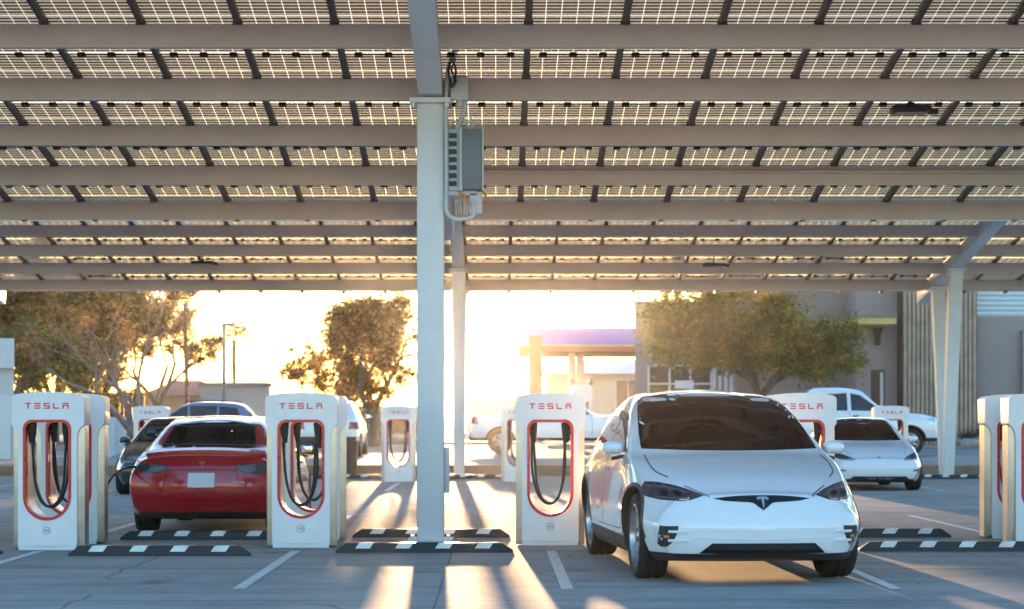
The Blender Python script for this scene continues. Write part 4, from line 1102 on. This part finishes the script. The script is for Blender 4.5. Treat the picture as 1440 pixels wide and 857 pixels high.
    conform('rear_window', [(-.58, wz + .12), (.58, wz + .12), (.54, gl - .06), (-.54, gl - .06)], 'rear', bv, M_glass, root, cell=.06)
    conform('grille', [(-.45, hz[0] - .05), (.45, hz[0] - .05), (.47, hz[1] - .03), (-.47, hz[1] - .03)], 'front', bv, M_blackgloss, root)
    conform('number_plate', rrect(.155, hz[0] - .02, hz[0] + .13, .01, .01, 2), 'rear', bv, M_plate, root, off=.008)
    b = MB(); b.box((0, L + .02, .58 if kind == 'pickup' else .5), (1.75, .16, .2), bevel=.03); b.build('bumper', M_silver if kind == 'pickup' else M_trim, root)
    if kind == 'suv':
        for s in (1, -1):
            b = MB(); b.tube(smooth_path([(s * .62, 2.2, 1.66), (s * .62, 2.35, 1.745), (s * .61, 3.1, 1.77), (s * .60, 3.95, 1.735), (s * .60, 4.1, 1.66)]), .016); b.build('roof_rack', M_trim, root)
    for wy, wz_ in W_:
        for s in (1, -1): wheel(root, s * .83, wy, r, .25, s, 6, .62)
    return root
# pickup with its tail to the left, behind the charging post 10C
boxy((at(905, 0, 64.6).x, 64.6, BZ), R(90), M_carwhite, 'white pickup truck facing right in the low sun behind the charging post marked 10C', 'pickup', 'pickup truck')
boxy((at(1318, 0, 60.8).x, 60.8, BZ), R(90), M_carwhite, 'white pickup truck facing right in front of the slatted tower', 'pickup', 'pickup truck').scale = (1.07, 1.07, 1.07)
boxy((at(176, 0, 71).x, 71, BZ), R(-90), M_carblue, 'blue grey estate car with roof rails, seen from the side beyond the red car', 'suv', 'car')
boxy((at(455, 0, 62).x, 62 - 4.6, BZ), R(180), M_carwhite, 'white car with a red tail light half hidden behind the charging post marked 10B', 'suv', 'car').location = (at(458, 0, 58).x, 63, BZ)

# cable that charges the red car
p0 = Vector((-4.31, 22.5, 0.55))
pts = [at(134, 702, 22.45), at(146, 690, 22.6), at(160, 668, 23.0), at(178, 658, 23.4), at(194, 657, 23.52), at(203, 659, 23.50)]
b = MB(); b.tube(smooth_path(pts), .016, 8)
tag(b.build('charging_cable', M_cable, sharp=70), 'black charging cable arching from the post behind 10A into the side of the red car', 'cable')

# ------------------------------------------------------------------ street furniture and boundary
t = empty('trash_bin', (at(490, 0, 47.3).x, 47.2, 0), 0, 'dark brown trash bin right of the charging post marked 10B', 'bin')
b = MB(); b.prism(rrect(.25, 0.0, .80, .01, .01, 2), [], -.25, .25)
for v in b.bm.verts: k = .82 + .18 * v.co.z / .8; v.co.x *= k; v.co.y *= k
b.build('body', M_bin, t, bevel=.015)
b = MB(); b.box((0, 0, .83), (.54, .54, .06), bevel=.02); b.box((0, -.2, .875), (.34, .08, .03)); b.build('lid', M_bin, t)
t.location.y = 46.9; t.location.z = 0.0
for i, px in enumerate((152, 158, 163, 168, 172, 176)):
    d = 58 + 2.6 * i
    t = empty('bollard', (at(px - 0, 0, d).x, d, BZ), 0, 'pale bollard in the row left of the black sedan', 'bollard', 'pale bollards in a receding row')
    b = MB(); b.cyl((0, 0, 0), (0, 0, 1.12), .10, .095, 16); b.build('post', M_bollard, t)
    b = MB(); b.cyl((0, 0, 1.121), (0, 0, 1.17), .115, .09, 16); b.build('cap', M_pvc, t)
def pole(px, ytop, d, r, label, arm=None):
    t = empty('street_lamp' if arm else 'utility_pole', (at(px, 0, d).x, d, BZ), 0, label, 'street lamp' if arm else 'pole'); zt = at(0, ytop, d).z - BZ
    b = MB(); b.cyl((0, 0, 0), (0, 0, zt), r, r * .7, 12); b.build('pole', M_poleg, t)
    if arm:
        b = MB(); b.tube([(0, 0, zt - .1), (arm * .5, 0, zt + .02), (arm, 0, zt + .05)], .04); b.build('bracket', M_poleg, t)
        b = MB(); b.box((arm, 0, zt + .02), (.5, .22, .1), bevel=.03); b.build('lamp_head', M_poleg, t)
    else:
        b = MB(); b.box((0, 0, zt - .3), (1.2, .08, .08)); b.build('crossbar', M_poleg, t)
pole(315, 455, 84, .10, 'grey street lamp standing above the beige flat roofed hut', .8)
pole(397, 526, 140, .12, 'thin utility pole far away between the left trees and the centre tree')

def wall_box(name, x0, x1, y0, y1, z0, z1, m, root, bevel=0.0):
    b = MB(); b.box(((x0 + x1) / 2, (y0 + y1) / 2, (z0 + z1) / 2), (abs(x1 - x0), abs(y1 - y0), z1 - z0), bevel=bevel)
    return b.build(name, m, root, sharp=None)
def X(px, d): return (px - CX) / F * d
def Z(py, d): return HC - (py - HY) / F * d
def windowed(root, x0, x1, z0, z1, y, bars=2, rail=None):
    f = MB(); t_ = .09
    f.box(((x0 + x1) / 2, y, z1), (x1 - x0 + t_, .1, t_)); f.box(((x0 + x1) / 2, y, z0), (x1 - x0 + t_, .1, t_))
    for k in range(bars + 1): f.box((x0 + (x1 - x0) * k / bars, y, (z0 + z1) / 2), (t_, .096, z1 - z0 - t_ - .004))
    if rail: f.box(((x0 + x1) / 2, y, rail), (x1 - x0 - t_ - .004, .09, .07))
    o = f.build('window', M_frame, root, sharp=None)
    b = MB(); b.box(((x0 + x1) / 2, y + .01, (z0 + z1) / 2), (x1 - x0, .02, z1 - z0)); b.build('pane', M_winglass, o, sharp=None)
def wall_poly(name, pts, z0, z1, m, root):
    b = MB(); lo = [b.bm.verts.new((x, y, z0)) for x, y in pts]; hi = [b.bm.verts.new((x, y, z1)) for x, y in pts]; n = len(pts)
    b.bm.faces.new(lo[::-1]); b.bm.faces.new(hi)
    for i in range(n): b.bm.faces.new((lo[i], lo[(i + 1) % n], hi[(i + 1) % n], hi[i]))
    bmesh.ops.recalc_face_normals(b.bm, faces=b.bm.faces[:]); return b.build(name, m, root, sharp=None)
# store on the right
st = empty('store_building', (0, 0, 0), 0, 'long grey brown store building with slatted tower and flat roof on the right', 'building')
D = 80.0
wall_poly('wall', [(X(893, D), D), (X(1036, D), D), (X(1036, D), D + 14), (X(899, D + 14), D + 14)], BZ, Z(428, D), M_stucco_lt, st)
wall_box('wall', X(1036, D) + .005, X(1200, D), D + 1.5, D + 14, BZ, Z(384, D), M_stucco, st)
wall_box('wall', X(1200, D) + .005, X(1258, D), D - .5, D + 14, BZ, Z(405, D), M_stucco_gr, st)
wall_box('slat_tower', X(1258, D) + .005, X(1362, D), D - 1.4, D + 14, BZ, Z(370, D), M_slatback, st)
wall_box('wall', X(1362, D) + .005, X(1640, D), D - .8, D + 14, BZ, Z(447, D), M_stucco_gr, st)
wall_box('wall', X(1428, D), X(1640, D), D - 1.1, D - .802, BZ, Z(466, D), M_stucco_gr, st)
b = MB()
for k in range(17):
    x = X(1258, D) + .12 + k * (X(1362, D) - X(1258, D) - .24) / 16
    b.box((x, D - 1.46, (BZ + Z(370, D)) / 2), (.125, .12, Z(370, D) - BZ))
o = b.build('slat_screen', M_slat, st, sharp=None); o['kind'] = 'stuff'
b = MB(); x0, x1 = X(1363, D), X(1640, D)
wall_box('parapet', x0, x1, D - .3, D + 14, Z(447, D) + .004, Z(384, D), M_rib, st)
for k in range(9): b.box(((x0 + x1) / 2, D - .33, Z(447, D) + .12 + k * .2), (x1 - x0, .07, .12), bevel=.02)
b.build('ribbed_cladding', M_rib, st)
wall_box('awning', X(1203, D - 2), X(1256, D - 2), D - 2.6, D - .55, Z(457, D - 2), Z(448, D - 2), M_awn, st)
wall_box('awning_top', X(1203, D - 2) - .05, X(1256, D - 2) + .05, D - 2.65, D - .55, Z(447.5, D - 2), Z(443, D - 2), M_stucco, st)
b = MB(); b.box((X(1230, D), D - .62, Z(478, D)), (.22, .16, .5), bevel=.03); b.cyl((X(1230, D), D - .62, Z(470, D)), (X(1230, D), D - .62, Z(463, D)), .16, .2); b.build('wall_lamp', M_trim, st)
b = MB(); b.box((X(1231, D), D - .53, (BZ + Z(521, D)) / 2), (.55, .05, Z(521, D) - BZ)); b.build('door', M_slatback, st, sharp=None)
b = MB(); b.box((X(1236, D), D - .57, (BZ + Z(524, D)) / 2), (.12, .05, Z(524, D) - BZ)); b.build('door_frame', M_frame, st, sharp=None)
windowed(st, X(912, D), X(1000, D), BZ + .1, Z(514, D), D - .04, 3, Z(540, D))
b = MB(); b.box((X(962, D), D - .1, Z(541, D)), (.75, .04, .32)); b.build('poster', M_plate, st, sharp=None)
for px in (1006, 1012, 1019, 1026): pass
b = MB()
for k in range(4): b.cyl((X(1003 + 8 * k, D), D - .35, BZ), (X(1003 + 8 * k, D), D - .35, Z(508, D)), .06, n=8)
b.build('column', M_frame, st)
wall_poly('coping', [(X(893, D) - .06, D - .06), (X(1036, D), D - .06), (X(1036, D), D + 14), (X(898, D + 14), D + 14)], Z(428, D) + .003, Z(428, D) + .12, M_stucco, st)

# filling station
gs = empty('filling_station', (0, 0, 0), 0, 'filling station canopy with violet fascia glowing in the low sun', 'filling station')
D = 118.0
wall_box('canopy_roof', X(729, D), X(960, D), D, D + 11, Z(487, D), Z(462, D), M_cream, gs)
wall_box('fascia', X(729, D) - .05, X(960, D), D - .06, D - .003, Z(485, D), Z(461, D), M_violet, gs)
wall_box('soffit_band', X(729, D), X(960, D), D + .1, D + 10.9, Z(495, D), Z(487, D) - .004, M_orange, gs)
for px in (806, 818, 905):
    wall_box('column', X(px - 5, D), X(px + 5, D), D + 2, D + 2.6, BZ, Z(495, D) - .003, M_cream, gs)
sp = empty('sign_pillar', (X(753, 100), 100, BZ), 0, 'tall orange brown square pillar in front of the filling station', 'pillar')
b = MB(); b.box((0, 0, (Z(472, 100) - BZ) / 2), (.66, .66, Z(472, 100) - BZ), bevel=.03); b.build('shaft', M_orange, sp)
b = MB(); b.box((0, 0, .15), (.9, .9, .3), bevel=.02); b.build('plinth', M_kerb, sp)
sh = empty('station_shop', (0, 0, 0), 0, 'low cream shop with a broad hipped roof behind the filling station', 'building')
D = 150.0
wall_box('wall', X(770, D), X(990, D), D, D + 10, BZ, Z(526, D), M_cream, sh)
b = MB(); x0, x1, z0, z1 = X(755, D), X(1000, D), Z(526, D) + .003, Z(503, D)
vb = [b.bm.verts.new(p) for p in ((x0, D - 1, z0), (x1, D - 1, z0), (x1, D + 11, z0), (x0, D + 11, z0))]; vt = [b.bm.verts.new(p) for p in ((x0 + 3, D + 5, z1), (x1 - 3, D + 5, z1))]
for f in ((0, 1, 'b', 'a'), (1, 2, 'b'), (2, 3, 'a', 'b'), (3, 0, 'a'), (3, 2, 1, 0)):
    b.bm.faces.new([vt[0] if k == 'a' else vt[1] if k == 'b' else vb[k] for k in f])
b.build('roof', M_frame, sh, sharp=None)
windowed(sh, X(866, D), X(900, D), BZ + .8, Z(531, D) - .2, D - .06, 2)
# fuel pump with a rounded white top in front of the station
fp = empty('fuel_pump', (X(818, 104), 104, BZ), 0, 'white fuel pump with rounded top under the filling station canopy', 'fuel pump')
zt = Z(541, 104) - BZ
b = MB(); b.prism(rrect(.55, 0.0, zt, .25, .02, 6), [], -.3, .3); b.build('cabinet', M_white, fp, bevel=.02)
b = MB()
for s in (-1, 1): b.cyl((s * .50, -.1, zt + .15), (s * .50, .1, zt + .15), .16, n=16); b.cyl((s * .5, 0, zt - .2), (s * .5, 0, zt + .1), .03, n=8)
b.build('hose_boss', M_trim, fp)
b = MB(); b.box((0, -.305, zt * .62), (.7, .012, .4)); b.build('display', M_winglass, fp)

# left side: white building edge, hut, house, walls
lb = empty('corner_building', (0, 0, 0), 0, 'pale building corner with white roof band at the left edge', 'building')
D = 55.0
wall_poly('wall', [(X(-140, D), D + .25), (X(16.5, D), D + .25), (X(10, D + 9), D + 9), (X(-140, D), D + 9)], BZ, Z(518, D), M_wallwhite, lb)
wall_poly('roof_band', [(X(-140, D), D), (X(20, D), D), (X(15, D + 9), D + 9.2), (X(-140, D), D + 9.2)], Z(518, D) + .003, Z(476, D), M_frame, lb)
b = MB(); b.box((X(5, D), D + .22, (BZ + Z(556, D)) / 2), (.3, .05, Z(556, D) - BZ)); b.build('door', M_rib, lb, sharp=None)
hu = empty('utility_hut', (0, 0, 0), 0, 'beige flat roofed hut behind the blue grey estate car', 'hut')
D = 88.0
wall_box('wall', X(281, D), X(374, D), D, D + 1.6, BZ, Z(544, D), M_hut, hu)
wall_box('roof', X(279, D), X(376, D), D - .15, D + 1.8, Z(544, D) + .003, Z(538, D), M_stucco, hu)
ho = empty('house', (0, 0, 0), 0, 'low house with red tiled roof seen through the bare tree', 'house')
D = 105.0
wall_box('wall', X(205, D), X(292, D), D, D + 8, BZ, Z(556, D), M_cream, ho)
b = MB(); x0, x1, z0, z1 = X(198, D), X(300, D), Z(557, D), Z(533, D)
vb = [b.bm.verts.new(p) for p in ((x0, D - 1, z0), (x1, D - 1, z0), (x1, D + 9, z0), (x0, D + 9, z0))]; vt = [b.bm.verts.new(p) for p in ((x0 + 1.2, D + 4, z1), (x1 - 1.2, D + 4, z1))]
for f in ((0, 1, 'b', 'a'), (1, 2, 'b'), (2, 3, 'a', 'b'), (3, 0, 'a'), (3, 2, 1, 0)):
    b.bm.faces.new([vt[0] if k == 'a' else vt[1] if k == 'b' else vb[k] for k in f])
b.build('roof', M_roofred, ho, sharp=None)
b = MB()
for k in range(30):
    x = X(120, 100) + k * (X(205, 100) - X(120, 100)) / 29; b.box((x, 100 + .02 * (k % 2), (BZ + Z(552, 100)) / 2), ((X(205, 100) - X(120, 100)) / 29 - .01, .05, Z(552, 100) - BZ))
tag(b.build('board_fence', M_fence, sharp=None), 'dark brown board fence below the left trees', 'fence')
b = MB(); b.box(((X(430, 98) + X(600, 98)) / 2, 98, (BZ + Z(575, 98)) / 2), (X(600, 98) - X(430, 98), .3, Z(575, 98) - BZ)); b.box(((X(430, 98) + X(600, 98)) / 2, 98, Z(575, 98) + .06), (X(600, 98) - X(430, 98), .4, .12))
tag(b.build('block_wall', M_fence, sharp=None), 'low dark block wall under the centre tree', 'wall')
for i, (x0p, x1p, ty, D, m, lab) in enumerate(((655, 742, 566, 170, M_cream, 'low cream building far off between the middle V post and the pillar'), (-40, 120, 560, 150, M_stucco_lt, 'beige low building far behind the left trees'), (400, 470, 566, 190, M_wallwhite, 'pale low building far off left of the centre tree'))):
    fb = empty('distant_building', (0, 0, 0), 0, lab, 'building')
    wall_box('wall', X(x0p, D), X(x1p, D), D, D + 12, BZ, Z(ty, D), m, fb)
    wall_box('roof', X(x0p, D) - .4, X(x1p, D) + .4, D - .4, D + 12.4, Z(ty, D) + .004, Z(ty - 3, D), M_stucco, fb)
rnd = random.Random(5)
for k in range(11):
    b = MB(); r = bmesh.ops.create_icosphere(b.bm, subdivisions=2, radius=1)
    sx, sy, sz = rnd.uniform(.18, .5), rnd.uniform(.18, .4), rnd.uniform(.12, .3)
    for v in b.bm.verts:
        n = 1 + .22 * math.sin(v.co.x * 5 + k) * math.cos(v.co.y * 4 - k) + rnd.uniform(-.07, .07); v.co = Vector((v.co.x * sx, v.co.y * sy, v.co.z * sz)) * n
    if k < 6: px, d, lab, g = 492 + k * 17, 90 + rnd.uniform(-1, 1), 'pale boulder on the gravel strip below the centre tree', 'boulders below the centre tree'
    else: px, d, lab, g = 1325 + (k - 6) * 20, 76.5 + rnd.uniform(-.4, .4), 'pale boulder on the gravel bed in front of the slatted tower', 'boulders on the right gravel bed'
    o = b.build('boulder', M_rock, sharp=60); o.location = (X(px, d), d, BZ + .1 + sz * .5); tag(o, lab, 'boulder', g)

# ------------------------------------------------------------------ trees
def leaves(rnd, centres, per, size, sq=1.0):
    """small folded leaf sprays scattered through clump volumes"""
    vs, fs_ = [], []
    for (c, rad) in centres:
        for _ in range(int(6.5 * per * rad * rad)):
            d = Vector((rnd.gauss(0, 1), rnd.gauss(0, 1), rnd.gauss(0, 1))).normalized() * min(1.5, abs(rnd.gauss(0, .62))) * rad
            p = c + Vector((d.x, d.y, d.z * .8))
            a = Vector((rnd.gauss(0, 1), rnd.gauss(0, 1), rnd.gauss(0, .7))).normalized(); b_ = a.orthogonal().normalized()
            b_.rotate(Matrix.Rotation(rnd.uniform(0, 6.28), 3, a)); s = size * .66 * rnd.uniform(.5, 1.4)
            i = len(vs); nrm = a.cross(b_) * s * .25
            vs += [p - a * s, p + b_ * s * .42 * sq + nrm, p + a * s, p - b_ * s * .42 * sq + nrm]
            fs_.append((i, i + 1, i + 2, i + 3))
    return vs, fs_
def grow(rnd, mb, p, d, ln, r, depth, tips, spread=.55, up=.15, kids=(2, 3), taper=.62):
    pts = [p.copy()]; rs = [r]; q = p.copy(); dd = d.normalized(); n = 4
    for i in range(n):
        dd = (dd + Vector((rnd.gauss(0, .13), rnd.gauss(0, .13), rnd.gauss(0, .09) + up * .25))).normalized()
        q = q + dd * ln / n; pts.append(q.copy()); rs.append(r + (r * taper - r) * (i + 1) / n)
    mb.tube(pts, rs, 6 if depth > 1 else 5, caps=True)
    if depth <= 0:
        tips.append((q, dd)); return
    tips.append((q, dd)) if depth == 1 else None
    for k in range(rnd.randint(*kids)):
        a = Vector((rnd.gauss(0, 1), rnd.gauss(0, 1), rnd.gauss(0, .6))).normalized()
        nd = (dd + a * spread + Vector((0, 0, up))).normalized()
        j = rnd.choice([2, 3, 4]) if k else 4
        grow(rnd, mb, pts[j], nd, ln * rnd.uniform(.62, .85), rs[j] * rnd.uniform(.6, .85), depth - 1, tips, spread, up, kids, taper)
def tree(name, loc, h_trunk, r, ln, depth, label, leafm, crown_r, per, size, seed, bark=M_bark, spread=.6, up=.15, extra=None, kids=(2, 3), group='trees along the street', lim=None):
    rnd = random.Random(seed); root = empty(name, loc, 0, label, 'tree', group); mb = MB(); tips = []
    mb.tube([Vector((0, 0, 0)), Vector((.03, 0, h_trunk * .5)), Vector((0, .02, h_trunk))], [r * 1.25, r, r * .9], 9)
    for k in range(rnd.randint(3, 4)):
        a = 2 * math.pi * k / 3.6 + rnd.random(); dv = Vector((math.cos(a) * .7, math.sin(a) * .7, 1.0 if k else 1.6))
        grow(rnd, mb, Vector((0, 0, h_trunk - .05)), dv, ln, r * .62, depth, tips, spread, up, kids)
    mb.build('trunk', bark, root, sharp=60)
    cs = [(q, crown_r * rnd.uniform(.6, 1.2)) for q, _ in tips if not lim or lim(q)]
    for e in extra or []: cs.append((Vector(e[:3]), e[3]))
    if leafm and cs:
        vs, fs_ = leaves(rnd, cs, per, size)
        me = bpy.data.meshes.new('crown'); me.from_pydata(vs, [], fs_); link_mesh('crown', me, leafm, root, None)
    return root
def T(px, d): return (X(px, d), d, BZ)
def clumps(seed, n, x0, x1, z0, z1, r, dy=1.2):
    q = random.Random(seed); return [(q.uniform(x0, x1), q.uniform(-dy, dy), q.uniform(z0, z1), r * q.uniform(.7, 1.25)) for _ in range(n)]
tree('street_tree', T(14, 84), 1.8, .26, 2.6, 3, 'dense olive green tree at far left above the pale building', M_leaf_olive, .85, 95, .16, 11, spread=.75, extra=clumps(1, 24, -3.6, 2.6, 2.2, 7.4, .95))
tree('street_tree', T(74, 88), 1.6, .24, 2.5, 3, 'tall olive and orange tree second from the left edge', M_leaf_olive, .85, 90, .16, 12, spread=.8, extra=clumps(2, 20, -2.4, 2.4, 1.8, 7.2, .9))
tree('street_tree', T(136, 90), 1.5, .22, 2.3, 3, 'russet autumn tree behind the bare branched tree', M_leaf_autumn, .8, 85, .14, 13, spread=.85, extra=clumps(3, 21, -2.6, 2.6, 1.6, 7.0, .85))
tree('street_tree', T(222, 98), 1.7, .22, 2.4, 3, 'brown thin leaved tree right of the bare branched tree', M_leaf_brown, .8, 62, .15, 14, spread=.8, extra=clumps(4, 13, -2.4, 1.6, 2.4, 6.4, .8))
tree('street_tree', T(60, 76), 1.0, .16, 1.5, 3, 'low rounded green tree in front of the left tree group', M_leaf_green, .7, 100, .12, 15, spread=.9, extra=clumps(5, 9, -1.5, 1.5, 1.2, 3.6, .75, .8))
tree('bare_tree', T(192, 62), .55, .20, 1.75, 4, 'bare pale barked tree with wide spreading limbs behind the bollards', M_leaf_brown, .40, 20, .085, 21, M_barklight, .62, .10, None, (2, 3))
tree('street_tree', T(524, 80), 1.2, .24, 1.9, 3, 'big backlit tree left of the main white post with the sun behind it', M_leaf_autumn, .8, 105, .13, 31, spread=.62,
     extra=clumps(6, 24, -1.6, 1.2, 1.9, 5.9, .85, 1.0) + clumps(16, 16, -2.0, 1.4, 1.7, 3.6, .75, 1.0) + clumps(17, 9, 1.9, 2.75, 2.2, 5.0, .36, .5) + [(-2.2, 0, 2.6, .6), (-2.4, 0, 3.2, .5), (1.7, .2, 4.4, .45), (1.9, 0, 3.6, .35), (1.6, 0, 2.9, .4)], lim=lambda q: q.x < 1.5 and q.x > -2.7)  # small right-hand clumps behind the post are added to thin the low sun
tree('street_tree', T(448, 92), 1.0, .12, 1.4, 3, 'small thin tree left of the big backlit tree', M_leaf_autumn, .5, 60, .12, 33, spread=.7, extra=clumps(7, 6, -.8, .8, 1.6, 3.4, .5, .5))
tree('street_tree', T(1068, 72), 1.9, .22, 1.75, 3, 'broad green and yellow tree in front of the store building', M_leaf_green, .8, 74, .155, 41, spread=.95, up=.02,
     extra=clumps(8, 40, -3.6, 3.1, 3.4, 7.0, .85, 1.8) + clumps(9, 34, -3.8, 3.2, 3.1, 5.2, .7, 1.5) + [(-3.4, 0, 3.6, .8), (-2.4, -.6, 3.1, .7), (0, -1, 3.2, .9), (1.4, -.6, 3.2, .8), (2.6, 0, 3.5, .8), (-1.2, -.8, 3.05, .7)], lim=lambda q: q.z > 2.7 and -3.8 < q.x < 3.3)
def palm(loc, h, label, seed, skirt=True):
    rnd = random.Random(seed); root = empty('palm_tree', loc, 0, label, 'palm tree', 'palms behind the bare tree')
    b = MB(); b.tube([Vector((.05 * math.sin(k), 0, h * k / 6)) for k in range(7)], [.17, .13, .11, .10, .10, .11, .12], 9); b.build('trunk', M_bark, root, sharp=60)
    vs, fs_ = [], []
    for k in range(46 if skirt else 30):
        az = rnd.uniform(0, 6.28); el = rnd.uniform(-1.35, 1.1) if skirt else rnd.uniform(-.5, 1.2); ln = rnd.uniform(1.1, 1.6)
        d = Vector((math.cos(az) * math.cos(el), math.sin(az) * math.cos(el), math.sin(el)))
        c = Vector((0, 0, h - (0 if el > -.3 else rnd.uniform(0, 1.1))))
        stem = [c + d * ln * t + Vector((0, 0, -.5 * t * t * ln * .6)) for t in (0, .35, .7, 1)]
        for j in range(16):
            t = .35 + .65 * j / 15; i0 = min(2, int(t * 3)); base = stem[i0].lerp(stem[i0 + 1], t * 3 - i0)
            sd = d.cross(Vector((0, 0, 1))).normalized() * (1 if j % 2 else -1)
            tip = base + (d * .6 + sd * .7 + Vector((0, 0, -.35))).normalized() * rnd.uniform(.35, .6)
            wv = d * .03; i = len(vs); vs += [base - wv, base + wv, tip]; fs_.append((i, i + 1, i + 2))
    me = bpy.data.meshes.new('crown'); me.from_pydata(vs, [], fs_); link_mesh('crown', me, M_leaf_palm, root, None)
palm(T(262, 92), Z(428, 92) - BZ, 'tall palm with shaggy brown skirt behind the bare tree', 51)
palm(T(330, 104), Z(478, 104) - BZ, 'shorter palm standing behind the street lamp', 52)
def shrub(px, d, r, label, seed, m=M_shrub):
    rnd = random.Random(seed); root = empty('shrub', (X(px, d), d, BZ + .1), 0, label, 'shrub', 'dry shrubs on the gravel')
    b = MB()
    for k in range(9):
        a = rnd.uniform(0, 6.28); b.tube([Vector((0, 0, 0)), Vector((math.cos(a) * r * .4, math.sin(a) * r * .4, r * .5)), Vector((math.cos(a) * r * .7, math.sin(a) * r * .7, r * .9))], [.02, .014, .006], 5)
    b.build('stem', M_bark, root)
    vs, fs_ = leaves(rnd, [(Vector((rnd.uniform(-.5, .5) * r, rnd.uniform(-.4, .4) * r, r * rnd.uniform(.35, .8))), r * rnd.uniform(.45, .7)) for _ in range(6)], 520, .055)
    me = bpy.data.meshes.new('foliage'); me.from_pydata(vs, [], fs_); link_mesh('foliage', me, m, root, None)
shrub(1364, 76.5, .62, 'round dry grey shrub in front of the grey wall beside the right V post', 61)
shrub(1330, 77.0, .42, 'small dry shrub left of the right V post', 62)
shrub(526, 91, .6, 'low dry shrub under the big backlit tree', 63)
shrub(470, 92, .7, 'low dry shrub under the small thin tree', 64)

# ------------------------------------------------------------------ the air
b = MB(); b.box((0, 275, 6.5), (620, 700, 15))
hz = b.build('haze', [], None, sharp=None)
m, nt, out = new_mat('haze_air')
pv = nt.nodes.new('ShaderNodeVolumePrincipled')
pv.inputs['Color'].default_value = (0.95, 0.93, 0.90, 1); pv.inputs['Density'].default_value = 0.00008; pv.inputs['Anisotropy'].default_value = 0.91
nt.links.new(pv.outputs[0], out.inputs['Volume']); hz.data.materials.append(m); tag(hz, kind='stuff')
